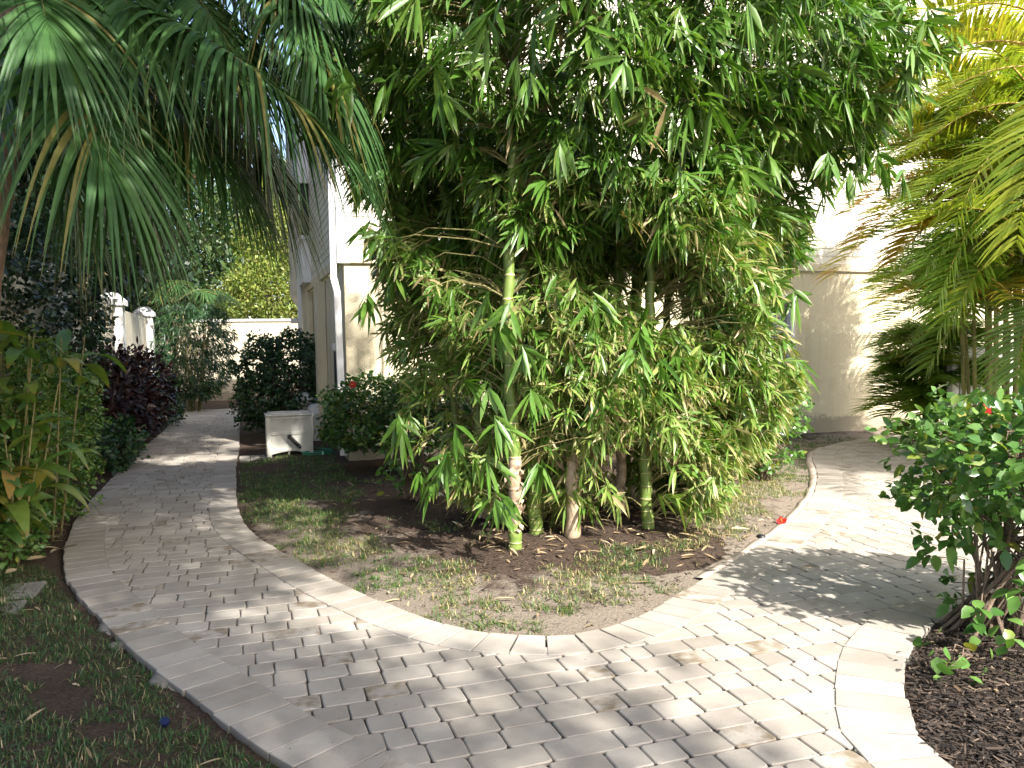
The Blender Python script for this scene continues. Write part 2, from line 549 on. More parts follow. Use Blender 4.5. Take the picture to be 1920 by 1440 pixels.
M['chip'] = leafmat('mulch_chip', [(0, (0.014, 0.010, 0.008)), (0.5, (0.036, 0.025, 0.019)), (0.88, (0.075, 0.052, 0.038)), (1.0, (0.24, 0.175, 0.12))], transl=0.0, rough=0.85)
M['petal'] = leafmat('red_petal', [(0, (0.42, 0.02, 0.02)), (1.0, (0.55, 0.04, 0.035))], transl=0.3, rough=0.45, tcol=1.0)
M['yellow'] = plain('stamen', (0.6, 0.4, 0.05), 0.5, 0.1)

# ------------------------------------------------------------------ ground plan
def smoothline(pts, step=0.05, closed=False):
    pts = np.asarray(pts, float)[:, :2]
    n = len(pts)
    out = []
    for i in range(n if closed else n - 1):
        if closed:
            p0, p1, p2, p3 = pts[(i - 1) % n], pts[i], pts[(i + 1) % n], pts[(i + 2) % n]
        else:
            p0, p1, p2, p3 = pts[max(i - 1, 0)], pts[i], pts[i + 1], pts[min(i + 2, n - 1)]
        m = max(2, int(np.linalg.norm(p2 - p1) / step))
        for t in np.linspace(0, 1, m, endpoint=False):
            out.append(0.5 * ((2 * p1) + (-p0 + p2) * t + (2 * p0 - 5 * p1 + 4 * p2 - p3) * t * t + (-p0 + 3 * p1 - 3 * p2 + p3) * t ** 3))
    if not closed:
        out.append(pts[-1])
    return np.array(out)


def pip(x, y, poly):
    x, y = np.asarray(x, float), np.asarray(y, float)
    ins = np.zeros(x.shape, bool)
    a = poly
    b = np.roll(poly, -1, 0)
    for (x0, y0), (x1, y1) in zip(a, b):
        if y0 == y1:
            continue
        c = ((y0 > y) != (y1 > y)) & (x < (x1 - x0) * (y - y0) / (y1 - y0) + x0)
        ins ^= c
    return ins


def dist(x, y, line):
    x, y = np.asarray(x, float), np.asarray(y, float)
    d = np.full(x.shape, 1e9)
    L = line[::3] if len(line) > 400 else line
    for p, q in zip(L[:-1], L[1:]):
        e = q - p
        l2 = max(e @ e, 1e-9)
        t = np.clip(((x - p[0]) * e[0] + (y - p[1]) * e[1]) / l2, 0, 1)
        d = np.minimum(d, (x - p[0] - t * e[0]) ** 2 + (y - p[1] - t * e[1]) ** 2)
    return np.sqrt(d)


def vnoise(x, y, s, k=0):
    x, y = np.asarray(x, float) * s + k * 13.7, np.asarray(y, float) * s + k * 7.3
    return (np.sin(x * 1.7 + 1.3 * np.sin(y * 1.1 + k)) + np.sin(y * 1.9 + 1.7 * np.sin(x * 0.9)) + np.sin((x + y) * 1.3 + np.sin(x * 2.3 - y)) ) / 3


def U2(u, v):
    return uv(u, v)[:2]


ISL_PX = [(443, 865), (443, 900), (444, 935), (450, 965), (462, 985), (480, 1003), (520, 1030), (560, 1052), (600, 1075), (660, 1105), (720, 1130), (780, 1153),
          (840, 1173), (900, 1185), (960, 1191), (1020, 1193), (1080, 1190), (1140, 1176), (1200, 1155), (1260, 1122), (1320, 1085), (1380, 1050), (1440, 1010),
          (1480, 980), (1508, 950), (1525, 925), (1532, 900), (1530, 880), (1523, 862), (1527, 849), (1545, 839), (1580, 829), (1640, 821), (1720, 814), (1800, 808)]
isl_edge = smoothline([U2(-0.09, 21.6), U2(-0.09, 18), U2(-0.09, 15), U2(-0.09, 13)] + [G(*p)[:2] for p in ISL_PX])
island = np.vstack([isl_edge, [U2(14, 11.1)], [U2(14, 24)], [U2(-0.09, 24)]])
LEFT_PX = [(270, 838), (237, 870), (205, 902), (172, 937), (146, 970), (129, 1003), (121, 1032), (119, 1060), (127, 1090), (150, 1122), (190, 1162), (240, 1214),
           (295, 1260), (350, 1300), (400, 1338), (450, 1375), (505, 1412), (560, 1443), (640, 1490), (760, 1560)]
left_edge = smoothline([U2(-1.53, 21.6), U2(-1.53, 17)] + [G(*p)[:2] for p in LEFT_PX] + [np.array([-0.1, 1.2]), np.array([0.3, 0.2])])
RIGHT_PX = [(1990, 1600), (1880, 1515), (1793, 1440), (1723, 1383), (1706, 1330), (1697, 1290), (1698, 1243), (1717, 1208), (1750, 1172), (1805, 1148), (1880, 1136), (1960, 1132)]
right_edge = smoothline([np.array([2.9, 0.2]), np.array([2.6, 1.3])] + [G(*p)[:2] for p in RIGHT_PX] + [np.array([4.2, 5.0]), np.array([9, 5.2])])
far_right = np.array([[9, 9.6], [7.3, 9.9], [6.2, 10.8], [5.9, 11.9], G(1745, 811)[:2], G(1800, 808)[:2]])
outer = np.vstack([left_edge, right_edge, far_right, [U2(14, 24)], [U2(-1.53, 24)]])


def in_path(x, y):
    return pip(x, y, outer) & ~pip(x, y, island)


BAM = G(1120, 1000)[:2]            # middle of the bamboo clump


def ground_z(x, y):
    x, y = np.asarray(x, float), np.asarray(y, float)
    ip = in_path(x, y)
    d = np.minimum(np.minimum(dist(x, y, isl_edge), dist(x, y, left_edge)), dist(x, y, right_edge))
    z = -0.030 + 0.010 * vnoise(x, y, 2.2) + 0.006 * vnoise(x, y, 9, 2) + np.clip(d * 0.10, 0, 0.07)
    db = np.hypot(x - BAM[0], y - BAM[1])
    z = z + 0.08 * np.exp(-(db / 1.0) ** 2) + 0.006 * vnoise(x, y, 23, 3)
    z = np.where((x < 0) & (y < 8) & ~pip(x, y, island), z + 0.004, z)
    return np.where(ip & (d > 0.13), -0.016, np.where(ip, -0.04, z))


def gz(x, y):
    return float(ground_z(np.array([x]), np.array([y]))[0])


xs = np.concatenate([[-220, -120, -60, -30, -18, -13], np.arange(-10, 9.6, 0.07), [11, 14, 20, 35, 70, 130, 220]])
ys = np.concatenate([[-160, -60, -20, -6, -2], np.arange(0.2, 14.2, 0.07), np.arange(14.5, 28, 0.5), [32, 40, 60, 100, 180, 320]])
gx, gy = np.meshgrid(xs, ys)
gzv = ground_z(gx.ravel(), gy.ravel())
de = dist(gx.ravel(), gy.ravel(), isl_edge)
inI = pip(gx.ravel(), gy.ravel(), island)
inP = in_path(gx.ravel(), gy.ravel())
sand = np.where(inI, np.clip(0.78 - 0.38 * de, 0.12, 0.8) * np.clip((gx.ravel() + 3.2) / 1.2, 0.35, 1), 0.1)
sand = np.where(inI & (np.hypot(gx.ravel() - BAM[0], gy.ravel() - BAM[1] + 0.35) < 0.95), 0.12, sand)
sand = np.where(~inI & ~inP & (gx.ravel() < 0), 0.16, sand)
sand = np.where(inP, 0.12, sand)
mb = MB()
nx, ny = len(xs), len(ys)
i = (np.arange(ny - 1) * nx)[:, None]
j = np.arange(nx - 1)[None, :]
mb.add(np.stack([gx.ravel(), gy.ravel(), gzv], 1), np.stack([i + j, i + j + 1, i + nx + j + 1, i + nx + j], -1).reshape(-1, 4), r=sand)
tag(mb.build('ground', M['soil'], smooth=True), 'brown soil and mulch of the garden beds between the walks', kind='structure')

# ---- pavers
def paver(mb, cs, z, bev=0.007, rc=0.02, depth=0.06):
    """cs: four corners (2D, counter-clockwise); one tumbled stone with rounded corners and worn edges"""
    pts = []
    for k in range(4):
        p, a, b = cs[k], cs[k - 1], cs[(k + 1) % 4]
        ea, eb = nrm(a - p), nrm(b - p)
        pts += [p + ea * rc * random.uniform(0.7, 1.5), p + (ea + eb) * rc * 0.28, p + eb * rc * random.uniform(0.7, 1.5)]
    pts = np.array(pts) + RNG.normal(0, 0.0012, (12, 2))
    c = pts.mean(0)
    ins = pts - nrm(pts - c) * bev
    tilt = RNG.normal(0, 0.004, 2)
    zz = lambda q: z + (q - c) @ tilt
    V = [(*p, z - depth) for p in pts] + [(*p, zz(p) - bev * 0.8) for p in pts] + [(*p, zz(p)) for p in ins]
    fs = [tuple(range(24, 36))]
    for k in range(12):
        l = (k + 1) % 12
        fs += [(k, l, 12 + l, 12 + k), (12 + k, 12 + l, 24 + l, 24 + k)]
    mb.add(V, fs, t=np.repeat([0.9, 0.42, 0.0], 12))


mb = MB()
ROW = 0.157
cand = []
for k in range(0, 142):
    v = 0.6 + k * ROW
    u = -4.2 + random.random() * 0.3
    while u < 10.5:
        l = random.choice([0.125, 0.155, 0.155, 0.20, 0.20, 0.235, 0.31])
        cand.append((u, v, l))
        u += l
cand = np.array(cand)
mx = BX[0] * (cand[:, 0] + cand[:, 2] / 2) + AX[0] * (cand[:, 1] + ROW / 2)
my = BX[1] * (cand[:, 0] + cand[:, 2] / 2) + AX[1] * (cand[:, 1] + ROW / 2)
ok = (my > 0.8) & (mx < 8)
cand, mx, my = cand[ok], mx[ok], my[ok]
ok = in_path(mx, my) & (dist(mx, my, isl_edge) > .13) & (dist(mx, my, left_edge) > .13) & (dist(mx, my, right_edge) > .13)
for u, v, l in cand[ok]:
    g = 0.0018
    paver(mb, [U2(u + g, v + g), U2(u + l - g, v + g), U2(u + l - g, v + ROW - g), U2(u + g, v + ROW - g)], random.uniform(-0.0015, 0.0015))
tag(mb.build('path', M['paver']), 'beige tumbled concrete pavers laid in rows across the garden walk', kind='structure')


def border(mb, line, side, width=0.275, unit=0.155, v1=None):
    seg = np.linalg.norm(np.diff(line, axis=0), axis=1)
    s = np.concatenate([[0], np.cumsum(seg)])
    tan = nrm(np.gradient(line, axis=0))
    nor = np.stack([-tan[:, 1], tan[:, 0]], 1) * side
    def at(d, w):
        q = [np.interp(d, s, line[:, a] + nor[:, a] * w) for a in (0, 1)]
        return np.array(q)
    d = 0.0
    while d < s[-1] - unit:
        l = unit * random.uniform(0.96, 1.04)
        g = 0.004
        e = random.uniform(-0.007, 0.007)
        cs = [at(d + g, 0.0 + e), at(d + l - g, 0.0 + e), at(d + l - g, width), at(d + g, width)]
        if side < 0:
            cs = cs[::-1]
        if cs[0][1] > 0.4 or cs[2][1] > 0.4:
            paver(mb, cs, 0.0055 + random.uniform(-0.001, 0.001), 0.005, 0.008, 0.075)
        d += l


mb = MB()
border(mb, isl_edge, -1)
border(mb, left_edge, 1, 0.29, 0.17)
border(mb, right_edge, 1, 0.30, 0.17)
tag(mb.build('path_border', M['paver']), 'soldier course of long pavers edging the garden walk', kind='structure')

# concrete edge restraint along the right side of the island
ln = smoothline([G(*p)[:2] for p in ISL_PX[20:31]])
tan = nrm(np.gradient(ln, axis=0))
nor = np.stack([-tan[:, 1], tan[:, 0]], 1)
mb = MB()
w0, w1 = ln + nor * 0.006, ln + nor * (0.075 + 0.012 * vnoise(ln[:, 0], ln[:, 1], 6))[:, None]
n = len(ln)
V = np.concatenate([np.c_[w0, np.full(n, -0.07)], np.c_[w0, np.full(n, 0.006)], np.c_[w1, np.full(n, -0.004)], np.c_[w1 + nor * .02, np.full(n, -0.07)]])
q = []
for a in range(3):
    for k in range(n - 1):
        q.append((a * n + k, a * n + k + 1, (a + 1) * n + k + 1, (a + 1) * n + k))
mb.add(V, q)
tag(mb.build('kerb', plain('pink_concrete', (0.42, 0.35, 0.29), 0.9, 0.15, 12, 0.4, 50), smooth=True), kind='structure')

# pad under the hose box
mb = MB()
mb.box((*U2(0, 0), 0), (0.01, 0.01, 0.01))
mb = MB()
for k in range(10):
    c0 = [U2(-0.085 + k * 0.155, 12.03), U2(-0.085 + k * 0.155 + 0.150, 12.03), U2(-0.085 + k * 0.155 + 0.150, 12.32), U2(-0.085 + k * 0.155, 12.32)]
    paver(mb, c0, 0.004, depth=0.1)
for k in range(10):
    c0 = [U2(-0.085 + k * 0.155, 12.325), U2(-0.085 + k * 0.155 + 0.150, 12.325), U2(-0.085 + k * 0.155 + 0.150, 12.6), U2(-0.085 + k * 0.155, 12.6)]
    paver(mb, c0, 0.003, depth=0.1)
tag(mb.build('pavement', M['paver']), kind='structure')

# ------------------------------------------------------------------ the house (local x along the front, y into the house)
HC = uv(1.29, 11.1)
house = thing('house', 'cream two storey house with lap siding above a stucco ground floor', 'house', HC, TH)


def holed(mb, x0, x1, z0, z1, holes, y=0.0, depth=0.1):
    X = sorted({x0, x1, *[h[0] for h in holes], *[h[1] for h in holes]})
    Z = sorted({z0, z1, *[h[2] for h in holes], *[h[3] for h in holes]})
    for a, b in zip(X[:-1], X[1:]):
        for c, d in zip(Z[:-1], Z[1:]):
            cx, cz = (a + b) / 2, (c + d) / 2
            if any(h[0] < cx < h[1] and h[2] < cz < h[3] for h in holes):
                continue
            mb.add([(a, y, c), (b, y, c), (b, y, d), (a, y, d)], [(0, 1, 2, 3)])
    for a, b, c, d in holes:
        e = y + depth
        mb.add([(a, y, c), (a, e, c), (a, e, d), (a, y, d)], [(0, 1, 2, 3)])
        mb.add([(b, y, c), (b, y, d), (b, e, d), (b, e, c)], [(0, 1, 2, 3)])
        mb.add([(a, y, c), (b, y, c), (b, e, c), (a, e, c)], [(0, 1, 2, 3)])
        mb.add([(a, y, d), (a, e, d), (b, e, d), (b, y, d)], [(0, 1, 2, 3)])


WIN = [(2.35, 4.15, 1.12, 2.32), (5.55, 7.35, 1.12, 2.32)]
mb = MB()
holed(mb, 0.06, 13, -0.15, 2.74, WIN)
mb.add([(0.06, 0, -.15), (0.06, 7.6, -.15), (0.06, 7.6, 2.74), (0.06, 0, 2.74)], [(0, 3, 2, 1)])
mb.build('wall', M['stucco'], house)

mb = MB()
zz = 2.88
while zz < 8.1:
    for (ax, l) in ((0, 13.0), (1, 7.6 if zz < 6.9 else 3.6)):
        lo, hi, h = 0.019, 0.008, 0.126
        if ax == 0:
            V = [(-0.02, -lo, zz), (l, -lo, zz), (l, -hi, zz + h), (-0.02, -hi, zz + h), (-0.02, 0.0, zz), (l, 0.0, zz)]
        else:
            V = [(0.02 - lo, l, zz), (0.02 - lo, -.005, zz), (0.02 - hi, -.005, zz + h), (0.02 - hi, l, zz + h), (0.02, l, zz), (0.02, -.005, zz)]
        mb.add(V, [(0, 1, 2, 3), (4, 5, 1, 0)])
    zz += 0.126
mb.build('siding', M['siding'], house)

mb = MB()
mb.box((0.15, -0.05, 2.745), (13, 0.05, 2.878), 0.006)
mb.box((0.0, 0.125, 2.745), (0.058, 7.6, 2.879))
mb.build('band_board', M['stucco'], house)
mb = MB()
mb.box((-0.035, -0.045, 2.742), (0.148, 0.0, 8.149), 0.004)
mb.box((-0.036, 0.002, 2.742), (0.0, 0.12, 8.149), 0.004)
mb.build('corner_board', M['white'], house)
mb = MB()
mb.box((-0.12, 3.72, 7.0), (13.2, 7.7, 7.15))
mb.box((-0.12, -0.12, 8.15), (13.2, 3.7, 8.3))
mb.build('roof', M['white'], house)

for (a, b, c, d) in WIN:
    mb = MB()
    f = 0.065
    mb.box((a - .045, -0.03, c - .0), (a + f - .02, 0.075, d), 0.004)
    mb.box((b - f + .02, -0.03, c - .0), (b + .045, 0.075, d), 0.004)
    mb.box((a + f - .018, -0.027, d - f), (b - f + .018, 0.074, d + .04), 0.004)
    mb.box((a + f - .018, -0.02, c), (b - f + .018, 0.073, c + f), 0.004)
    mb.box(((a + b) / 2 - .03, -0.012, c + f + .002), ((a + b) / 2 + .03, 0.07, d - f - .002), 0.004)
    w = mb.build('window', M['white'], house)
    mb = MB()
    mb.box((a - .09, -0.075, c - .075), (b + .09, 0.0, c - .003), 0.006)
    mb.build('sill', M['white'], w)
    mb = MB()
    z = c + f
    while z < d - f:
        mb.add([(a + .04, 0.070, z), (b - .04, 0.070, z), (b - .04, 0.088, z + .042), (a + .04, 0.088, z + .042)], [(0, 1, 2, 3)])
        z += 0.05
    mb.add([(a, 0.097, c), (b, 0.097, c), (b, 0.097, d), (a, 0.097, d)], [(0, 1, 2, 3)])
    mb.build('blind', M['blind'], w)

# downspout at the front corner
mb = MB()
mb.box((-0.125, -0.02, 2.55), (-0.04, 0.05, 6.9), 0.008)
ring = lambda x, z: [(x - .045, -0.025, z), (x + .045, -0.025, z), (x + .045, 0.05, z), (x - .045, 0.05, z)]
lv = [(-0.083, 2.55), (-0.04, 2.35), (-0.02, 1.0), (-0.01, 0.12)]
V = [p for x, z in lv for p in ring(x + 0.0, z)]
mb.add(V, [(k * 4 + a, k * 4 + (a + 1) % 4, k * 4 + 4 + (a + 1) % 4, k * 4 + 4 + a) for k in range(3) for a in range(4)])
mb.build('downspout', M['white'], house)

# side wall features
mb = MB()
mb.box((-0.16, 4.68, 2.85), (0.02, 6.2, 3.66), 0.006)
mb.box((-0.19, 4.64, 3.66), (0.02, 6.24, 3.74), 0.006)
mb.box((-0.20, 4.64, 4.72), (0.02, 6.24, 6.9), 0.006)
bay = mb.build('bay_window', M['white'], house)
mb = MB()
mb.box((-0.15, 4.72, 3.74), (0.0, 6.16, 4.72))
mb.build('pane', M['glassdark'], bay)
mb = MB()
mb.box((-0.23, 6.4, 2.75), (0.03, 7.6, 7.0), 0.004)
zz = 2.78
while zz < 6.85:
    mb.add([(-0.235, 6.385, zz), (0.03, 6.385, zz), (0.03, 6.396, zz + .12), (-0.235, 6.396, zz + .12), (-0.235, 6.40, zz), (0.03, 6.40, zz)], [(0, 1, 2, 3), (4, 5, 1, 0)])
    zz += 0.126
mb.add([(-0.23, 6.4, 2.75), (0.03, 6.4, 2.75), (0.03, 7.6, 2.75), (-0.23, 7.6, 2.75), (0.03, 6.4, 2.35), (0.03, 7.6, 2.35)], [(0, 1, 4), (3, 5, 2), (0, 4, 5, 3)])
mb.build('projecting_bay', M['siding'], house)
mb = MB()
mb.box((-0.10, 2.55, -0.1), (0.055, 2.95, 2.70), 0.008)
mb.build('pilaster', M['stucco'], house)
mb = MB()
mb.box((-0.06, 5.0, -0.1), (0.054, 6.3, 2.70), 0.008)
mb.build('pilaster', M['stucco'], house)
mb = MB()
mb.box((-0.20, 5.6, 1.0), (-0.11, 5.69, 3.0), 0.01)
mb.box((-0.22, 5.58, 0.05), (-0.125, 5.67, 0.995), 0.01)
mb.box((-0.34, 5.56, 2.1), (-0.205, 5.7, 2.2), 0.01)
mb.build('side_downspout', M['white'], house)
mb = MB()
mb.tube([(-0.03, 0.45, 0.75), (-0.03, 0.45, 1.55)], 0.03, 8)
mb.build('conduit', M['dark'], house)
mb = MB()
mb.box((-0.08, 0.39, 1.56), (0.05, 0.51, 1.66), 0.01)
mb.build('outlet_box', M['white'], house)
mb = MB()
mb.box((-0.14, 0.12, 0.82), (0.05, 0.32, 0.98), 0.02)
mb.build('outlet_box', M['white'], house)
fc = bpy.data.curves.new('house_number', 'FONT')
fc.body = '3'
fc.size = 0.26
fc.extrude = 0.006
fc.align_x = 'CENTER'
num = bpy.data.objects.new('house_number', fc)
COL.objects.link(num)
num.parent = house
num.location = (-0.012, 0.42, 2.80)
num.rotation_euler = (R(90), 0, R(-90))
fc.materials.append(M['white'])
bpy.context.view_layer.update()
me = bpy.data.meshes.new_from_object(num)
n2 = bpy.data.objects.new('number', me)
COL.objects.link(n2)
n2.parent = house
n2.location, n2.rotation_euler = num.location, num.rotation_euler
bpy.data.objects.remove(num)
n2.name = 'house_number'

# low arched white cover beside the side wall
mb = MB()
prof = [(0, 0.0), (0, 0.55)] + [(0.11 - 0.11 * math.cos(a), 0.55 + 0.11 * math.sin(a)) for a in np.linspace(0.3, math.pi / 2, 6)] + [(0.24, 0.66), (0.24, 0.0)]
n = len(prof)
V = [(p[0], y, p[1]) for y in (0, 0.42) for p in prof]
mb.add(V, [tuple(range(n)), tuple(range(2 * n - 1, n - 1, -1))] + [(k, n + k, n + (k + 1) % n, (k + 1) % n) for k in range(n)])
o = thing('utility_cover', 'low white plastic cover with rounded top against the shaded house side', 'utility cover', uv(1.04, 13.75, -0.02), TH)
mb.build('cover_shell', M['white'], o)
mb = MB()
mb.box((0.03, -0.012, 0.02), (0.21, 0.0, 0.52), 0.004)
mb.build('panel', M['plastic'], o)

# ------------------------------------------------------------------ hose reel box, hose, urn
hb = thing('hose_reel_box', 'white plastic hose reel box with black crank handle beside the walk', 'hose box', (*uv(0.30, 12.12)[:2], 0.006), TH)
mb = MB()
W_, D_, H_ = 0.66, 0.46, 0.60
for x in (0, W_ - .07):
    for y in (0, D_ - .06):
        mb.box((x, y, 0.0), (x + .07, y + .06, H_), 0.008)
for z0, z1 in ((0.085, 0.125), (0.33, 0.375), (0.555, 0.60)):
    mb.box((0.071, 0.004, z0), (W_ - .071, 0.03, z1), 0.005)
for x in (0.004, W_ - 0.03):
    for z0, z1 in ((0.085, 0.125), (0.33, 0.375), (0.555, 0.6)):
        mb.box((x, 0.061, z0), (x + .026, D_ - .061, z1), 0.005)
mb.box((0.30, 0.02, 0.0), (0.325, 0.045, 0.084), 0.003)
an = np.linspace(0, 1, 9)
V = [(0.071 + t * (W_ - .142), y, z) for y in (0.006, 0.028) for t in an for z in (0.084, 0.084 - 0.035 * (2 * t - 1) ** 2)]
for k in range(8):
    a, b = k * 2, k * 2 + 18
    mb.add([V[a], V[a + 2], V[a + 3], V[a + 1], V[b], V[b + 2], V[b + 3], V[b + 1]], [(0, 1, 2, 3), (7, 6, 5, 4), (3, 2, 6, 7)])
mb.build('frame', M['plastic'], hb)
mb = MB()
for z0, z1 in ((0.126, 0.329), (0.376, 0.554)):
    mb.box((0.07, 0.018, z0), (W_ - .07, 0.03, z1))
    mb.box((0.018, 0.06, z0), (0.03, D_ - .06, z1))
    mb.box((W_ - .03, 0.06, z0), (W_ - .018, D_ - .06, z1))
    mb.box((0.07, D_ - .03, z0), (W_ - .07, D_ - .018, z1))
mb.build('panel', M['plastic'], hb)
mb = MB()
mb.box((-0.012, -0.014, 0.603), (W_ + .012, D_ + .012, 0.628), 0.01)
mb.box((0.03, 0.04, 0.629), (W_ - .03, D_ - .03, 0.648), 0.009)
mb.build('lid', M['plastic'], hb)
mb = MB()
mb.tube([(0.325, 0.02, 0.30), (0.325, -0.05, 0.30)], 0.035, 12)
p0, p1 = np.array([0.325, -0.055, 0.30]), np.array([0.455, -0.055, 0.155])
mb.tube([p0, p0 * .5 + p1 * .5, p1], [0.026, 0.03, 0.03], 8)
mb.tube([p1 + [0, 0.01, 0], p1 + [0, -0.10, 0]], 0.024, 10)
mb.build('crank_handle', M['dark'], hb)

mb = MB()
pts = [uv(1.22, 11.75, 0.62), uv(1.18, 11.73, 0.5), uv(1.14, 11.72, 0.3), uv(1.2, 11.75, 0.1), uv(1.25, 11.8, 0.04)]
for k in range(40):
    a = k * 0.35
    q = uv(1.02 + (0.22 + .02 * math.sin(k)) * math.cos(a), 12.0 + 0.16 * math.sin(a), 0.035 + 0.003 * k * 0.5)
    pts.append(q)
pts += [uv(1.0, 12.3, 0.1), uv(0.95, 12.4, 0.12)]
pp = np.array(pts)
tt = np.linspace(0, len(pp) - 1, 240)
pp = np.stack([np.interp(tt, np.arange(len(pp)), pp[:, a]) for a in range(3)], 1)
for _ in range(4):
    pp[1:-1] = (pp[:-2] + pp[1:-1] * 2 + pp[2:]) / 4
mb.tube(pp, 0.011, 6)
tag(mb.build('garden_hose', M['hose'], smooth=True), 'green rubber garden hose hanging from the tap and coiled on the ground', 'hose')

mb = MB()
mb.tube([(0, 0, 0), (0, -0.06, 0), (-0.0, -0.1, -0.03)], 0.014, 8)
mb.tube([(0, -0.045, 0.01), (0, -0.045, 0.05)], 0.006, 6)
mb.box((-0.03, -0.055, 0.05), (0.03, -0.035, 0.06), 0.003)
o = mb.build('tap', M['brass'], house, smooth=True)
o.location = (-0.07, 0.62, 0.66)
o.rotation_euler = (0, 0, R(-90))

mb = MB()
mb.lathe([(0.0, 0), (0.13, 0), (0.13, 0.5), (0.085, 0.53), (0.08, 0.56), (0.13, 0.60), (0.15, 0.68), (0.15, 0.72), (0.19, 0.74), (0.19, 0.77), (0.12, 0.80), (0.10, 0.84), (0.04, 0.87), (0.0, 0.87)], sides=18)
o = mb.build('garden_lantern', M['white'], smooth=False)
o.location = tuple(uv(1.03, 14.6, -0.05))
tag(o, 'small white garden lantern behind the hose reel box', 'garden lantern')

# ------------------------------------------------------------------ garden walls
def cap_at(mb, u0, u1, v0, v1, z0, z1):
    mb.box((u0 - .05, v0 - .05, z0), (u1 + .05, v1 + .05, z0 + .102), 0.004)
    c = ((u0 + u1) / 2, (v0 + v1) / 2)
    V = [(u0 - .05, v0 - .05, z0 + .1), (u1 + .05, v0 - .05, z0 + .1), (u1 + .05, v1 + .05, z0 + .1), (u0 - .05, v1 + .05, z0 + .1)]
    V += [(c[0] + a * .1, c[1] + b * .1, z1) for a, b in ((-1, -1), (1, -1), (1, 1), (-1, 1))]
    mb.add(V, [(0, 1, 5, 4), (1, 2, 6, 5), (2, 3, 7, 6), (3, 0, 4, 7), (4, 5, 6, 7)])


fw = thing('boundary_wall', 'weathered cream stucco garden wall with white capped posts along the left', 'wall', (0, 0, 0), TH)
mb = MB()
pv = [6.0, 11.35, 16.75, 22.1]
for a, b in zip(pv[:-1], pv[1:]):
    mb.box((-2.36, a + .22, -0.1), (-2.24, b - .22, 2.42), 0.01)
mb.box((-2.36, 22.32, -0.1), (-2.24, 26.0, 2.42), 0.01)
mb.build('panel', M['stucco_far'], fw)
for v in pv:
    mb = MB()
    mb.box((-2.5, v - .2, -0.1), (-2.1, v + .2, 2.449), 0.008)
    p = mb.build('post', M['white'], fw)
    mb = MB()
    cap_at(mb, -2.5, -2.1, v - .2, v + .2, 2.45, 2.70)
    mb.build('cap', M['white'], p)
bw = thing('garden_wall', 'low cream stucco wall with pale coping closing the end of the walk', 'wall', (0, 0, 0), TH)
mb = MB()
mb.box((-2.2, 26.0, -0.1), (3.2, 26.18, 2.44), 0.01)
mb.build('panel', M['stucco_far'], bw)
mb = MB()
mb.box((-2.2, 25.95, 2.442), (3.25, 26.23, 2.52), 0.012)
mb.build('coping', M['white'], bw)

# ------------------------------------------------------------------ gate
g0 = P(1786, 700, 11.2)
gate = thing('garden_gate', 'white picket gate half hidden by the yellow palms', 'gate', (g0[0], 11.2, -0.02), R(14))
mb = MB()
for x in (0, 1.25):
    mb.box((x, 0, 0), (x + .115, 0.115, 1.50), 0.008)
    mb.build('post', M['white'], gate)
    mb = MB()
mb.box((0.117, 0.02, 1.33), (1.248, 0.095, 1.49), 0.006)
mb.build('rail', M['white'], gate)
mb = MB()
mb.box((0.117, 0.02, 0.12), (1.248, 0.095, 0.26), 0.006)
mb.build('rail', M['white'], gate)
mb = MB()
x = 0.17
while x < 1.2:
    mb.box((x, 0.035, 0.262), (x + .055, 0.075, 1.328), 0.004)
    x += 0.085
mb.build('picket_panel', M['white'], gate)

# ------------------------------------------------------------------ bamboo
def rvec(n):
    return nrm(RNG.normal(size=(n, 3)))


def fan_clusters(mb, C, T, k, L, W, spread=1.2, droop=0.25, rnd=None, mat_fold=0.12):
    """k leaves splayed from each cluster point C along twig direction T"""
    n = len(C)
    T = nrm(T)
    N = nrm(np.cross(T, rvec(n)) + np.array([0, 0, 0.45]))
    S = nrm(np.cross(T, N))
    for m in range(k):
        a = RNG.uniform(-1, 1, n) * spread
        keep = RNG.random(n) < 0.9
        D = T * np.cos(a)[:, None] + S * np.sin(a)[:, None] + N * RNG.normal(0, 0.22, n)[:, None]
        Pb = C - T * (RNG.random(n) * 0.10)[:, None]
        NN = N + rvec(n) * 0.45
        rr = RNG.random(n) if rnd is None else np.clip(rnd + RNG.normal(0, 0.12, n), 0, 1)
        s = RNG.uniform(0.7, 1.15, n)
        mb.leaves(Pb[keep], D[keep], NN[keep], (L * s)[keep], (W * RNG.uniform(0.8, 1.15, n))[keep], droop=RNG.uniform(0.05, 0.45, n)[keep] * droop / 0.25, rows=4, r=rr[keep], fold=mat_fold)


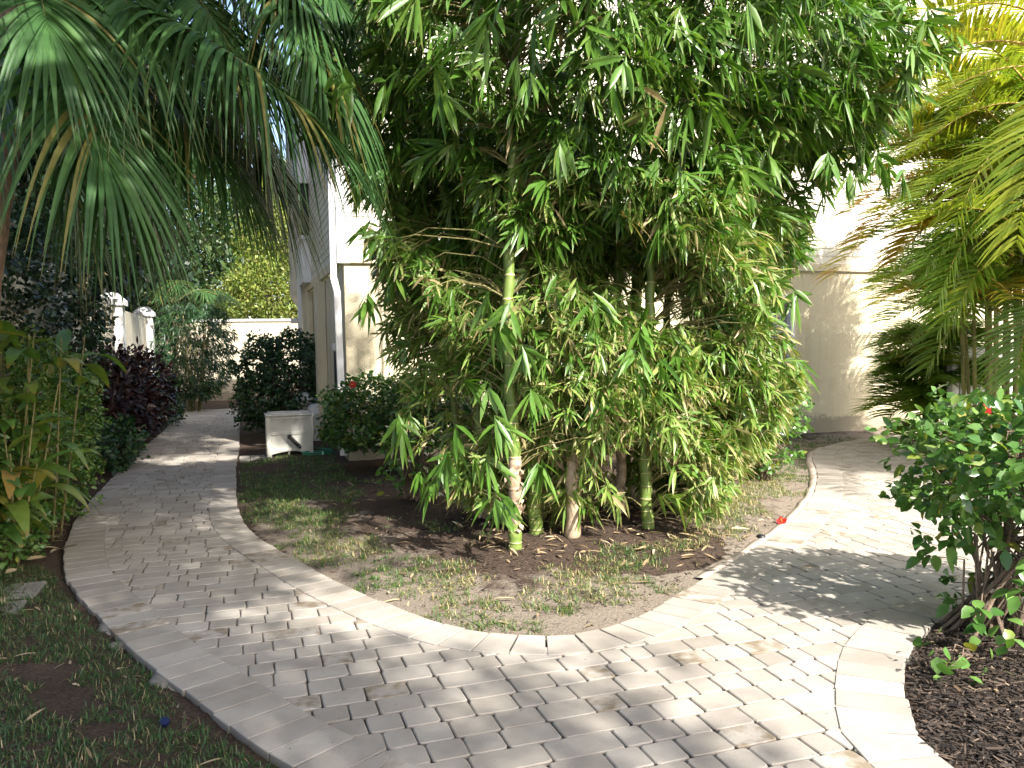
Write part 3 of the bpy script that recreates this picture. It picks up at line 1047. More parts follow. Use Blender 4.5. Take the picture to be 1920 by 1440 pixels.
bam = thing('bamboo_clump', 'large leafy bamboo clump with swollen green culms in the middle of the island bed', 'bamboo', (0, 0, 0))
BC = np.array([BAM[0], BAM[1]])
culm_spec = [  # base pixel x, y, radius, tan range (z0,z1), height, lean x, lean y
    (962, 1046, .050, (0.20, 0.72), 5.2, .06, .10), (1072, 1030, .062, (0.0, 0.62), 0.72, .10, .05), (1214, 1012, .048, None, 5.0, .10, .2), (1000, 1022, .055, None, 4.6, -.10, .3),
    (1165, 985, .045, (0.0, 0.7), 3.4, .02, .2), (1170, 955, .05, None, 4.8, .35, .3), (1292, 978, .045, None, 4.4, .45, .3), (1320, 958, .04, (0.0, 0.25), 3.0, .5, .4),
    (1085, 975, .045, (0.1, 0.4), 5.2, -.05, .3), (1040, 960, .042, None, 5.4, -.30, .4), (915, 985, .04, (0.0, 0.3), 4.4, -.55, .3), (960, 950, .042, None, 5.0, -.45, .5),
    (1240, 945, .045, None, 5.2, .4, .6), (1120, 930, .045, None, 5.6, .0, .7), (1010, 925, .04, (0, .5), 5.0, -.4, .7), (1190, 915, .04, None, 5.4, .3, .8), (1270, 925, .04, None, 4.6, .8, .5), (880, 965, .035, None, 3.8, -.8, .2)]
culm_lines = []
for (px, py, rad, tan_r, h, lx, ly) in culm_spec:
    b = G(px, py, 0.0)
    b[2] = gz(b[0], b[1]) - 0.04
    mb = MB()
    if h < 1:
        zs = np.linspace(0, h, 12)
        pts = np.array([[b[0] + lx * (z / h) * .3 + .012 * math.sin(z * 9), b[1] + ly * z * .1, b[2] + z] for z in zs])
        rr = rad * (1.0 - .18 * zs / h) * (1 + .06 * np.sin(zs * 30)) * np.where(zs > h * .8, 0.85, 1)
        mb.tube(pts, rr, 12, t=np.full(12, .3), r=1.0)
        for a in range(7):
            an = a * 0.9
            o = pts[-1 - (a % 4)] + np.array([math.cos(an), math.sin(an), 0]) * rad * .7
            mb.leaves([o], [[math.cos(an) * .5, math.sin(an) * .5, 1.0]], [[math.cos(an), math.sin(an), 0]], .22, .09, droop=.25, r=1.0)
        mb.build('culm', M['culm'], bam, smooth=True)
        continue
    z, pts, rr, tt, tn = 0.0, [], [], [], []
    il = random.uniform(.075, .10)
    wob = random.uniform(0, 6)
    while z < h:
        f = z / h
        r0 = rad * (1 - 0.72 * f ** 1.2)
        for k, (q, bul) in enumerate(((0.0, 1.02), (0.06, 0.94), (0.35, 1.06), (0.7, 1.08), (0.93, 0.97), (0.975, 1.05))):
            zz = z + il * q
            pts.append([b[0] + lx * (zz / h) ** 1.5 * 1.2 + .02 * math.sin(zz * 2.3 + wob) + .006 * math.sin(zz * 19), b[1] + ly * (zz / h) ** 1.5 * .8 + .02 * math.cos(zz * 1.9 + wob), b[2] + zz])
            rr.append(r0 * bul)
            tt.append((0.97, 0.3, 0.45, 0.55, 0.8, 1.0)[k])
            tn.append(1.0 if tan_r and tan_r[0] < zz + .03 * math.sin(zz * 50) < tan_r[1] else 0.0)
        z += il
        il *= 1.045
    pts = np.array(pts)
    mb.tube(pts, np.array(rr), 12, t=np.array(tt))
    mb.r[-1] = np.repeat(np.array(tn), 12)
    if tan_r:      # torn papery sheath edges
        for a in range(26):
            an, zz = random.uniform(0, 6.28), random.uniform(*tan_r)
            o = np.array([np.interp(b[2] + zz, pts[:, 2], pts[:, c]) for c in (0, 1)] + [b[2] + zz])
            dv = np.array([math.cos(an), math.sin(an), 0])
            mb.leaves([o + dv * rad * .98], [dv * .55 + [0, 0, random.choice([-.6, .9])]], [dv], random.uniform(.03, .075), .05, droop=.1, r=1.0, prof=prof_oval, rows=3)
    mb.build('culm', M['culm'], bam, smooth=True)
    culm_lines.append(pts)
CP = np.concatenate([c[::6] for c in culm_lines])
CP2 = CP[CP[:, 2] > 0.15]


def bam_r(z):
    return np.interp(z, [0.1, 0.5, 1.0, 1.5, 1.9, 2.3, 2.7, 3.1, 3.6, 4.2, 5.0, 6.0], [1.0, 1.44, 1.55, 1.58, 1.66, 1.74, 1.84, 2.04, 2.40, 2.45, 1.9, 1.2])


def bam_points(n, z0, z1, shell=0.55, xs=1.0, cx=0.06):
    z = RNG.uniform(z0, z1, n)
    a = RNG.uniform(0, 2 * np.pi, n)
    q = np.where(RNG.random(n) < 0.72, RNG.uniform(shell, 1, n), np.sqrt(RNG.random(n)))
    q = q * (1 + 0.10 * np.sin(a * 5 + z * 3) + 0.07 * np.sin(a * 9 - z * 5))
    r = bam_r(z) * q
    x, y = BC[0] + cx + np.clip(z - 2.6, 0, 1) * .2 - .14 * np.exp(-((z - 2.2) / .8) ** 2) + np.cos(a) * r * xs, BC[1] + 0.35 + np.sin(a) * r * np.where(np.sin(a) < 0, 0.80 - .10 * np.exp(-((z - 3.1) / .6) ** 2), 0.88)
    return np.stack([x, y, z], 1), np.stack([np.cos(a), np.sin(a), np.zeros(n)], 1), q


def bamboo_part(n, z0, z1, k, L, W, mat, shell=0.5, ratio=1.0, down=0.85):
    C, O, q = bam_points(n, z0, z1, shell)
    # looser bunches: drop points where a coarse 3-D pattern is low, so gaps and clumps appear
    pat = np.sin(C[:, 0] * 4.1 + 1.2 * np.sin(C[:, 2] * 3)) + np.sin(C[:, 2] * 4.6 + C[:, 0] * 1.7) + np.sin(C[:, 1] * 3.7 - C[:, 2] * 2.1)
    keep = (pat > ratio) & (C[:, 2] < 5.1 - np.maximum(0, C[:, 1] - 6.2) * .65)
    # the front foot of the clump stays open, so the stem bases show
    keep &= ~((C[:, 2] < .8) & (C[:, 1] < BC[1] - .15) & (np.abs(C[:, 0] - BC[0] + .1) < .75) & (RNG.random(n) < .6))
    C, O, q = C[keep], O[keep], q[keep]
    n = len(C)
    T = O * RNG.uniform(.2, 1, n)[:, None] + rvec(n) * 0.6 + np.array([0, 0, -1.0]) * (down * RNG.uniform(.3, 1.2, n))[:, None]
    mb = MB()
    tone = np.clip(0.2 + 0.5 * RNG.random(n) + .4 * (RNG.random(n) < .05), 0, 1)
    fan_clusters(mb, C, T, k, L * RNG.uniform(.8, 1.2, n), W, rnd=tone if mat != 'bamboolow' else None)
    o = mb.build('foliage', M[mat], bam)
    tw = MB()
    for i in range(0, n, 3):
        d = np.abs(CP2[:, 2] - (C[i][2] - 0.15)) * 1.5 + np.hypot(CP2[:, 0] - C[i][0], CP2[:, 1] - C[i][1])
        s = CP2[int(np.argmin(d))]
        m = (s + C[i]) / 2 + np.array([0, 0, 0.10 + .25 * random.random()]) * np.linalg.norm(C[i] - s)
        tw.tube([s, s * .4 + m * .6 + rvec(1)[0] * .02, m * .6 + C[i] * .4, C[i]], [.006, .005, .0035, .002], 3, cap=False)
    tw.build('branch', M['btwig'], bam)
    return o


bamboo_part(7800, 2.3, 5.1, 9, 0.215, 0.0255, 'bamboo', 0.55, -1.35)
bamboo_part(420, 2.7, 4.6, 8, 0.30, 0.036, 'bamboo', 0.88, -1.0, .9)
bamboo_part(6200, 1.2, 2.8, 8, 0.155, 0.020, 'bamboolow', 0.6, -0.85, .55)
bamboo_part(1100, 1.0, 2.5, 8, 0.20, 0.026, 'bamboo', 0.7, -0.7, .6)
bamboo_part(4800, 0.22, 1.35, 8, 0.155, 0.020, 'bamboolow', 0.62, -0.55, .5)
bamboo_part(420, 0.35, 1.2, 8, 0.21, 0.028, 'bamboolow', 0.75, -0.4, .5)
# stray hanging sprays at the left and right flanks
C = np.array([P(px, py, d) for px, py, d in [(590, 175, 5.6), (660, 180, 5.4), (560, 230, 5.7), (690, 560, 6.4), (740, 520, 6.5), (650, 330, 6.0), (700, 420, 6.3), (1640, 250, 6.2), (1690, 330, 6.2),
     (1600, 330, 6.0), (1560, 300, 5.9), (1480, 560, 6.6), (1450, 600, 6.5), (760, 800, 5.9), (880, 740, 5.6), (900, 860, 5.6), (820, 880, 5.7), (930, 940, 5.5), (1190, 640, 5.6), (1210, 690, 5.5), (1120, 600, 5.6), (955, 560, 5.55), (1000, 660, 5.6), (930, 620, 5.5), (985, 780, 5.6), (925, 800, 5.5), (1015, 870, 5.55), (860, 820, 5.5), (800, 900, 5.8), (720, 140, 5.2), (830, 150, 4.9), (1000, 130, 4.7), (1060, 250, 4.8),
     (1180, 130, 4.6), (1300, 200, 4.7), (1420, 40, 4.8), (1370, 120, 4.9), (1030, 30, 4.6), (900, 30, 4.8)]])
mb = MB()
fan_clusters(mb, np.repeat(C, 2, 0) + RNG.normal(0, .06, (len(C) * 2, 3)), np.tile([0.0, -0.35, -1.0], (len(C) * 2, 1)) + RNG.normal(0, .3, (len(C) * 2, 3)), 8, np.full(len(C) * 2, .25), .036, spread=1.15, rnd=np.full(len(C) * 2, .5))
mb.build('foliage', M['bamboo'], bam)


# ------------------------------------------------------------------ shrubs and hedges
def shell_points(n, c, r, pw=3.0, inner=0.35, zmin=-9):
    """points in the outer part of a superellipsoid (boxy for pw>2) with outward normals"""
    d = rvec(n * 3)
    s = (np.abs(d) ** pw).sum(1) ** (-1 / pw)
    q = np.where(RNG.random(n * 3) < .75, RNG.uniform(.82, 1.04, n * 3), RNG.uniform(inner, 1, n * 3))
    bumpy = 1 + .09 * np.sin(d[:, 0] * 9 + d[:, 2] * 7) + .07 * np.sin(d[:, 1] * 11 - d[:, 0] * 5)
    p = d * (s * q * bumpy)[:, None]
    k = p[:, 2] * r[2] + c[2] > zmin
    return (p[k] * r + c)[:n], nrm((np.sign(p) * np.abs(p) ** (pw - 1) / r))[k][:n]


def shrub(name, label, cat, c, r, n, L, W, mat, stems=10, pw=2.6, base=None, droop=.15, prof=prof_oval, zmin=0.05, group=None, rows=4, lift=0.5, inner=.35, clump=6, stemr=.009, face=.7):
    c, r = np.asarray(c, float), np.asarray(r, float)
    base = np.array([c[0], c[1], gz(c[0], c[1]) - .02]) if base is None else np.asarray(base, float)
    t = thing(name, label, cat, base, 0, group)
    C, N = shell_points(max(n // clump, 1), c, r, pw, inner, zmin)
    mb = MB()
    m = len(C)
    for k in range(clump):
        D = rvec(m) * .9 + N * .55 + np.array([0, 0, lift * .5])
        NN = N * face + np.array([0, 0, lift]) + rvec(m) * .55
        Pb = C + rvec(m) * (L * .8)
        mb.leaves(Pb, D, NN, L * RNG.uniform(.6, 1.2, m), W * RNG.uniform(.75, 1.2, m), droop=droop * RNG.uniform(.3, 2, m), prof=prof, rows=rows, fold=.12)
    mb.build('foliage', M[mat], t, at=base)
    if stems:
        tw = MB()
        idx = RNG.integers(0, m, stems * 4)
        for i in range(stems):
            b = base + np.array([random.uniform(-.28, .28) * r[0], random.uniform(-.28, .28) * r[1], 0])
            h = c + np.array([random.uniform(-.55, .55) * r[0], random.uniform(-.55, .55) * r[1], random.uniform(-.3, .3) * r[2]])
            mid = b * .5 + h * .5 + rvec(1)[0] * .07
            tw.tube([b, b * .5 + mid * .5 + rvec(1)[0] * .03, mid, h], [stemr * 1.4, stemr * 1.1, stemr, stemr * .7], 5)
            for e in range(4):
                q = C[idx[i * 4 + e]]
                s = mid if e % 2 else h
                tw.tube([s, s * .5 + q * .5 + rvec(1)[0] * .05, q], [stemr * .7, stemr * .5, stemr * .25], 4, cap=False)
        tw.build('stem', M['twig'], t, at=base, smooth=True)
    return t


def flower(parent, at, size, facing, single=True, base=(0, 0, 0)):
    at, facing = np.asarray(at, float) - np.asarray(base), nrm(np.asarray(facing, float))
    a = nrm(np.cross(facing, [0.1, 0.2, 1]))
    b = np.cross(facing, a)
    mb = MB()
    for k in range(5):
        th = k * 2 * math.pi / 5
        d = a * math.cos(th) + b * math.sin(th)
        mb.leaves([at], [d + facing * .55], [facing - d * .5], size * .62, size * .55, droop=.05, prof=prof_oval, rows=6, fold=-.12, wave=.03)
    o = mb.build('flower', M['petal'], parent)
    mb = MB()
    mb.tube([at, at + facing * size * .5, at + facing * size * .62 + np.array([0, 0, -.01])], [.004, .004, .007], 6)
    mb.build('stamen', M['yellow'], o)
    return o


# hibiscus in front at the right
hb_base = G(1842, 1190, 0.0)
hib = shrub('hibiscus_bush', 'hibiscus bush with bare lower stems and one red flower in dark mulch at right', 'shrub', (hb_base[0] + .47, hb_base[1] + .12, 0.92), (.74, .68, .31), 3900, .082, .052, 'hibiscus', stems=18, pw=2.8,
            base=(hb_base[0], hb_base[1], -.03), inner=.7, clump=7, stemr=.010, lift=.7)
C = np.array([hb_base + np.array([x, y, z]) for x, y, z in RNG.uniform([-.22, -.4, .12], [.9, .5, .55], (52, 3))])
mb = MB()
for k in range(5):
    mb.leaves(C + rvec(len(C)) * .05, rvec(len(C)) + [0, 0, -.1], rvec(len(C)) * .5 + [0, -.3, 1], .09, .06, droop=.3, prof=prof_oval, fold=.1)
mb.build('low_foliage', M['hibiscus'], hib, at=(hb_base[0], hb_base[1], -.03))
tw = MB()
for q in C[::2]:
    s = hb_base + np.array([(q[0] - hb_base[0]) * .3, (q[1] - hb_base[1]) * .3, q[2] * .8 + .1])
    tw.tube([hb_base + np.array([random.uniform(-.09, .09), random.uniform(-.09, .09), 0]), s, q], [.008, .006, .003], 5)
tw.build('stem', M['twig'], hib, at=(hb_base[0], hb_base[1], -.03), smooth=True)
flower(hib, P(1846, 770, 4.3), .065, (-.3, -.8, .5), base=(hb_base[0], hb_base[1], -.03))
# low sprout in the mulch before it
sb = G(1800, 1265)
shrub('hibiscus_sprout', 'small sprout of a few green leaves in the mulch before the hibiscus bush', 'sprout', (sb[0], sb[1], .10), (.14, .10, .09), 26, .08, .055, 'hibiscus', stems=3, clump=2, zmin=-.02, stemr=.005)

# clipped hibiscus hedge left of the bamboo, below the lit wall
hc = G(760, 950)
hg = shrub('hibiscus_hedge', 'clipped hibiscus hedge with a red flower against the sunlit house corner', 'hedge', uv(1.95, 10.15, .76), (.92, .58, .42), 9500, .07, .045, 'hedge', stems=22, pw=4, clump=6, stemr=.010, inner=.3)
flower(hg, P(662, 722, 9.4), .085, (-.1, -.9, .3), base=tuple(hg.location))
shrub('hibiscus_shrub', 'leggy hibiscus shrub with pale bare stems left of the bamboo', 'shrub', (G(775, 945)[0], G(775, 945)[1], .52), (.34, .3, .42), 420, .075, .048, 'hibiscus', stems=12, pw=2, clump=5, stemr=.012, inner=.2)
# right of the bamboo, under the window
q = G(1400, 905)
shrub('window_shrub', 'loose green hibiscus shrub right of the bamboo below the window', 'shrub', (q[0] + .1, q[1] + .3, .78), (.62, .55, .66), 2300, .075, .048, 'hibiscus', stems=16, pw=2.2, clump=6, inner=.3)
q = G(1425, 900)
shrub('window_shrub', 'thin low shrub with pale leaves at the right foot of the bamboo', 'shrub', (q[0], q[1] - .15, .38), (.28, .25, .36), 260, .07, .05, 'hibiscus', stems=8, pw=2, clump=4, inner=.2)
q = uv(5.2, 10.3)
shrub('foundation_shrub', 'green hedge shrub behind the bamboo along the house front', 'hedge', (q[0], q[1], .6), (1.9, .5, .55), 3200, .08, .05, 'hedge', stems=12, pw=3, clump=6)

# dark round shrub by the hose box
q = G(495, 830)
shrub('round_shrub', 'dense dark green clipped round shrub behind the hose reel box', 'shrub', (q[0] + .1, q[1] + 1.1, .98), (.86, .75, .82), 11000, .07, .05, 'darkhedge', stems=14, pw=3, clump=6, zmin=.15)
# sword-leaved plant behind it
yb = uv(0.55, 15.6)
yk = thing('yucca', 'sword leaved plant standing behind the dark round shrub', 'plant', (yb[0], yb[1], 0))
mb = MB()
a = RNG.uniform(0, 6.28, 46)
e = RNG.uniform(.35, 1.5, 46)
D = np.stack([np.cos(a) * np.cos(e), np.sin(a) * np.cos(e), np.sin(e)], 1)
mb.leaves(np.tile([0, 0, 1.25], (46, 1)) + D * .05, D, np.stack([-np.cos(a) * np.sin(e), -np.sin(a) * np.sin(e), np.cos(e)], 1), .75, .05, droop=.15, prof=prof_blade, rows=6)
mb.build('leaves', M['darkhedge'], yk)
mb = MB()
mb.tube([(0, 0, -.05), (.02, 0, .7), (0, 0, 1.3)], [.06, .05, .05], 8)
mb.build('stem', M['twig'], yk, smooth=True)

# ---- left side planting
q = G(60, 980)
lh = shrub('small_leaf_hedge', 'small leaved bright green hedge along the left edge of the walk', 'hedge', (-4.5, 7.0, .84), (.48, 1.15, .86), 17000, .05, .03, 'brighthedge', stems=16, pw=3, clump=7, zmin=.02)
lh.rotation_euler = (0, 0, 0)
shrub('small_leaf_hedge', 'low creeping green groundcover at the foot of the left hedge', 'ground cover', (-4.02, 6.0, .2), (.34, .55, .30), 2600, .05, .032, 'hibiscus', stems=5, pw=2.2, clump=6, zmin=-.03)


def broad_plant(name, label, loc, n, h, L, W, mat, group=None, spreadr=.35, tonehi=1.0, tmin=0.15):
    loc = np.array([loc[0], loc[1], gz(loc[0], loc[1]) - .02])
    t = thing(name, label, 'plant', loc, 0, group)
    st = MB()
    Pb, D, N, LL, WW, DR, RR = [], [], [], [], [], [], []
    for i in range(n):
        a = random.uniform(0, 6.28)
        b = np.array([math.cos(a), math.sin(a), 0]) * random.uniform(0, spreadr)
        top = b * 1.5 + np.array([random.uniform(-.15, .15), random.uniform(-.15, .15), h * random.uniform(.65, 1.1)])
        pts = np.array([b, b * .6 + top * .4 + rvec(1)[0] * .03, top])
        st.tube(pts, [.010, .008, .005], 6)
        for k in range(7):
            f = random.uniform(.3, 1.0)
            o = b * (1 - f) + top * f
            az = a * 0 + k * 2.4 + random.uniform(-.5, .5)
            el = random.uniform(.1, 1.1)
            d = np.array([math.cos(az) * math.cos(el), math.sin(az) * math.cos(el), math.sin(el)])
            Pb.append(o)
            D.append(d)
            N.append(np.array([-math.cos(az) * math.sin(el), -math.sin(az) * math.sin(el), math.cos(el)]) + rvec(1)[0] * .35)
            LL.append(L * random.uniform(.6, 1.15))
            WW.append(W * random.uniform(.7, 1.15))
            DR.append(random.uniform(.2, .75))
            RR.append(random.uniform(tmin, tonehi) ** 1.3)
    mb = MB()
    mb.leaves(Pb, D, N, LL, WW, droop=np.array(DR), prof=prof_oval, rows=8, fold=.14, r=np.array(RR))
    mb.build('leaves', M[mat], t)
    st.build('stem', M['btwig'], t, smooth=True)
    return t


broad_plant('ginger_plant', 'tall ginger plant with long broad leaves rising behind the left hedge', (-4.2, 6.55), 14, 1.75, .52, .13, 'ginger', tonehi=.97, spreadr=.42, tmin=.3)
broad_plant('ginger_plant', 'yellowing ginger plant with broad leaves at the left edge of the photo', (-3.85, 5.95), 8, .95, .46, .13, 'ginger', spreadr=.22, tmin=.35)
broad_plant('canna_plant', 'small broad leaved plant with yellowing leaves between hedge and dark red shrubs', (-5.05, 8.6), 9, 1.0, .34, .085, 'ginger', spreadr=.3)
broad_plant('canna_plant', 'drooping narrow leaved plant spilling over the walk edge beyond the left hedge', (-4.95, 7.9), 8, .6, .4, .06, 'ginger', spreadr=.3)
i = 0
for (x, y, z, rx, lab) in ((-6.05, 11.9, .82, .55, 'nearest dark red leaved shrub against the stucco wall post'), (-6.6, 13.5, .9, .6, 'dark red leaved shrub in the middle of three before the left wall'), (-7.15, 15.2, .85, .6, 'farthest dark red leaved shrub beside the narrowing walk')):
    shrub('red_shrub', lab, 'shrub', (x, y, z), (rx, .75, .72), 1900, .15, .055, 'ti', stems=8, pw=2.2, clump=6, prof=prof_oval, group='dark red shrubs along the left wall', zmin=.05)
shrub('green_shrub', 'low dark green shrub at the foot of the dark red shrubs', 'shrub', (-5.45, 10.6, .32), (.35, .8, .36), 1500, .09, .045, 'darkhedge', stems=5, pw=2.2, clump=6)
shrub('green_shrub', 'blue green low shrub beside the far bend of the walk', 'shrub', (-7.35, 16.6, .4), (.4, .8, .45), 1100, .11, .045, 'darkhedge', stems=5, pw=2.2, clump=6)
# feathery bamboo-like shrub by the far wall
C = uv(-1.25, 22.5)
fb = thing('feathery_bamboo', 'feathery fine leaved bamboo shrub before the far garden wall', 'bamboo', (C[0], C[1], 0))
mb = MB()
n = 1500
z = RNG.uniform(.3, 2.75, n)
a = RNG.uniform(0, 6.28, n)
rr = np.interp(z, [0.2, 1, 2, 2.8], [.55, 1.0, 1.15, .75]) * np.sqrt(RNG.uniform(.2, 1, n))
Q = np.stack([np.cos(a) * rr, np.sin(a) * rr, z], 1)
fan_clusters(mb, Q, np.stack([np.cos(a) * .6, np.sin(a) * .6, np.full(n, -.5)], 1) + rvec(n) * .4, 7, np.full(n, .17), .022)
mb.build('foliage', M['darkhedge'], fb)
mb = MB()
for k in range(9):
    t_ = rvec(1)[0] * .6
    mb.tube([(t_[0] * .3, t_[1] * .3, -.05), (t_[0] * .6, t_[1] * .6, 1.2), (t_[0], t_[1], 2.5)], [.022, .018, .008], 6)
mb.build('culm', M['btwig'], fb, smooth=True)


# ------------------------------------------------------------------ palms
def bez(p0, p1, p2, n):
    t = np.linspace(0, 1, n)[:, None]
    return (1 - t) ** 2 * p0 + 2 * t * (1 - t) * p1 + t * t * p2


def fan_frond(parent, hub, tip, crown, mat='sabal', nseg=86, L=1.05, base=(0, 0, 0), tone=None, name='frond', droopk=1.0):
    hub, tip, crown, base = (np.asarray(a, float) for a in (hub, tip, crown, base))
    dvec = tip - hub
    mid = hub + dvec * .5 + np.array([0, 0, .16 * np.linalg.norm(dvec)])
    cost = bez(hub, mid, tip, 40)
    tan = nrm(np.gradient(cost, axis=0))
    side = nrm(np.cross(tan, [0, 0, 1.0]) + 1e-5)
    up = np.cross(side, tan)
    mb = MB()
    rach = MB()
    pm = (crown + hub) / 2 + np.array([0, 0, .28])
    rach.tube(bez(crown, pm, hub, 10) - base, np.linspace(.02, .012, 10), 5)
    rach.tube(cost[:34] - base, np.linspace(.012, .004, 34), 4)
    ids = np.linspace(0, 39, nseg // 2).astype(int)
    Pb, D, N, LL, WW, DR = [], [], [], [], [], []
    for sgn in (-1, 1):
        for i in ids:
            s = i / 39
            ang = (1.95 * (1 - s) ** 0.8 + 0.10 + random.uniform(-.05, .05)) * sgn
            d = tan[i] * math.cos(ang) + side[i] * math.sin(ang) + up[i] * (.16 + random.uniform(-.06, .06))
            Pb.append(cost[i])
            D.append(d)
            N.append(up[i] + rvec(1)[0] * .15)
            LL.append(L * (0.78 + .22 * math.sin(s * 3.0)) * random.uniform(.9, 1.08))
            WW.append(.043 * random.uniform(.85, 1.1))
            DR.append((.50 + .30 * abs(math.sin(ang))) * random.uniform(.75, 1.25) * droopk)
    r = RNG.uniform(.05, .75, len(Pb)) if tone is None else np.clip(tone + RNG.normal(0, .12, len(Pb)), 0, 1)
    r = np.where(RNG.random(len(Pb)) < .05, 1.0, r)
    mb.leaves(np.array(Pb) - base, np.array(D), np.array(N), np.array(LL), np.array(WW), droop=np.array(DR), prof=prof_seg, rows=9, fold=.22, r=r)
    o = mb.build(name, M[mat], parent)
    rach.build('petiole', M['cane'], o, smooth=True)
    return o


tb = G(-95, 1060)
trunk_pts = np.array([[tb[0], tb[1], -.05], list(P(-60, 760, 6.0)), list(P(-24, 430, 6.0)), list(P(12, 200, 6.0)), list(P(28, 0, 6.0)), list(P(44, -220, 6.0)), list(P(52, -300, 6.0))])
sab = thing('fan_palm', 'fan palm with drooping blue green fronds overhanging the left walk', 'palm', (tb[0], tb[1], -.05))
sbase = np.array([tb[0], tb[1], -.05])
ts = np.linspace(0, 6, 40)
tp = np.stack([np.interp(ts, np.arange(7), trunk_pts[:, a]) for a in range(3)], 1)
mb = MB()
mb.tube(tp - sbase, .135 + .006 * np.sin(np.arange(40) * 2.1) + np.where(np.arange(40) > 34, .05, 0), 14)
mb.build('trunk', M['palmbark'], sab, smooth=True)
crown = tp[-1]
for (hx, hy, hd, tx, ty, td, L) in [(90, 70, 5.2, 200, 300, 4.75, .95), (255, 25, 5.5, 590, 235, 5.2, 1.0), (225, 120, 6.1, 400, 290, 5.9, .95), (380, 20, 6.2, 545, 175, 6.0, 1.1), (40, 60, 5.5, -30, 190, 5.2, .75),
     (150, 20, 6.2, 270, 220, 6.2, 1.0), (320, 60, 6.8, 430, 270, 6.8, 1.05), (60, -60, 4.9, 90, 60, 4.6, .75), (200, -80, 5.4, 250, 50, 5.1, .85), (480, -50, 6.4, 590, 70, 6.2, .85), (560, -80, 6.6, 630, 0, 6.4, .8),
     (110, 170, 7.0, 140, 360, 7.0, 1.0), (420, 90, 7.2, 490, 270, 7.2, 1.1), (330, -40, 5.8, 420, 70, 5.6, .9), (240, 200, 7.2, 280, 380, 7.2, .9), (470, -130, 6.2, 570, -10, 6.0, .85), (400, -60, 7.0, 490, 60, 7.0, 1.0), (300, 150, 6.7, 440, 320, 6.6, 1.0), (430, 200, 7.4, 510, 330, 7.3, 1.0), (170, 130, 6.6, 220, 330, 6.5, 1.05), (520, -20, 6.0, 625, 150, 5.8, .85), (560, 60, 6.0, 640, 210, 5.9, .75), (30, -300, 5.0, -150, -250, 4.4, 1.0), (120, -350, 5.5, 300, -330, 5.0, 1.0)]:
    fan_frond(sab, P(hx, hy, hd), P(tx, ty, td), crown, L=L, base=sbase)

# shaggy second fan palm farther back
qb = uv(-3.0, 17.2)
s2 = thing('fan_palm', 'shaggy trunked fan palm standing in the dark planting behind the front palm', 'palm', (qb[0], qb[1], -.05))
b2 = np.array([qb[0], qb[1], -.05])
mb = MB()
top2 = np.array([qb[0] + .1, qb[1], 6.4])
tp2 = bez(b2, (b2 + top2) / 2 + [.15, 0, 0], top2, 30)
mb.tube(tp2 - b2, .16 + .03 * np.sin(np.arange(30) * 2.3), 12)
mb.build('trunk', M['palmbark'], s2, smooth=True)
for k in range(14):
    a = k * 2.4
    d = np.array([math.cos(a), math.sin(a), 0])
    el = random.uniform(-.5, .7)
    hub = top2 + d * 1.1 + np.array([0, 0, el])
    fan_frond(s2, hub, hub + d * .8 + np.array([0, 0, -.45]), top2, L=.95, base=b2)


def areca_frond(parent, root, d, L, arch, tone, base, leafL=.48, npair=34, tip=None):
    """pinnate frond: rachis from root, first along d then arching over"""
    root, d = np.asarray(root, float), nrm(np.asarray(d, float))
    hor = nrm(np.array([d[0], d[1], 0]) + 1e-6)
    p1 = root + d * L * .55
    p2 = root + d * L * .62 + hor * L * (.35 + .2 * arch) - np.array([0, 0, L * .42 * arch])
    n = 60
    rc = bez(root, p1, p2, n)
    if tip is not None:
        tip = np.asarray(tip, float)
        rc = bez(root, (root + tip) / 2 + np.array([0, 0, arch * np.linalg.norm(tip - root)]), tip, n)
    tan = nrm(np.gradient(rc, axis=0))
    side = nrm(np.cross(tan, [0, 0, 1.0]) + 1e-5)
    up = np.cross(side, tan)
    Pb, D, N, LL, WW = [], [], [], [], []
    for sgn in (-1, 1):
        for k in range(npair):
            s = .2 + .8 * (k + random.uniform(-.2, .2)) / npair
            i = min(n - 1, int(s * n))
            ang = 1.22 - .5 * s + random.uniform(-.06, .06)
            dd = tan[i] * math.cos(ang) + side[i] * sgn * math.sin(ang) + up[i] * (.42 + random.uniform(-.12, .12))
            Pb.append(rc[i])
            D.append(dd)
            N.append(up[i] - side[i] * sgn * .4)
            LL.append(1.12 * leafL * (0.45 + .75 * math.sin(math.pi * min(1, s * .92)) ) * random.uniform(.88, 1.1))
            WW.append(.034 * random.uniform(.85, 1.1))
    mb = MB()
    mb.leaves(np.array(Pb) - base, np.array(D), np.array(N), np.array(LL), np.array(WW), droop=RNG.uniform(.1, .4, len(Pb)), prof=prof_seg, rows=6, fold=.16, r=np.clip(tone + RNG.normal(0, .07, len(Pb)), 0, 1))
    o = mb.build('frond', M['areca'], parent)
    rb = MB()
    rb.tube(rc[:52] - base, np.linspace(.013, .003, 52), 5)
    rb.build('rachis', M['arachis'], o, smooth=True)
    return o


M['arachis'] = plain('yellow_rachis', (0.36, 0.25, 0.045), 0.5, 0.25, 6)


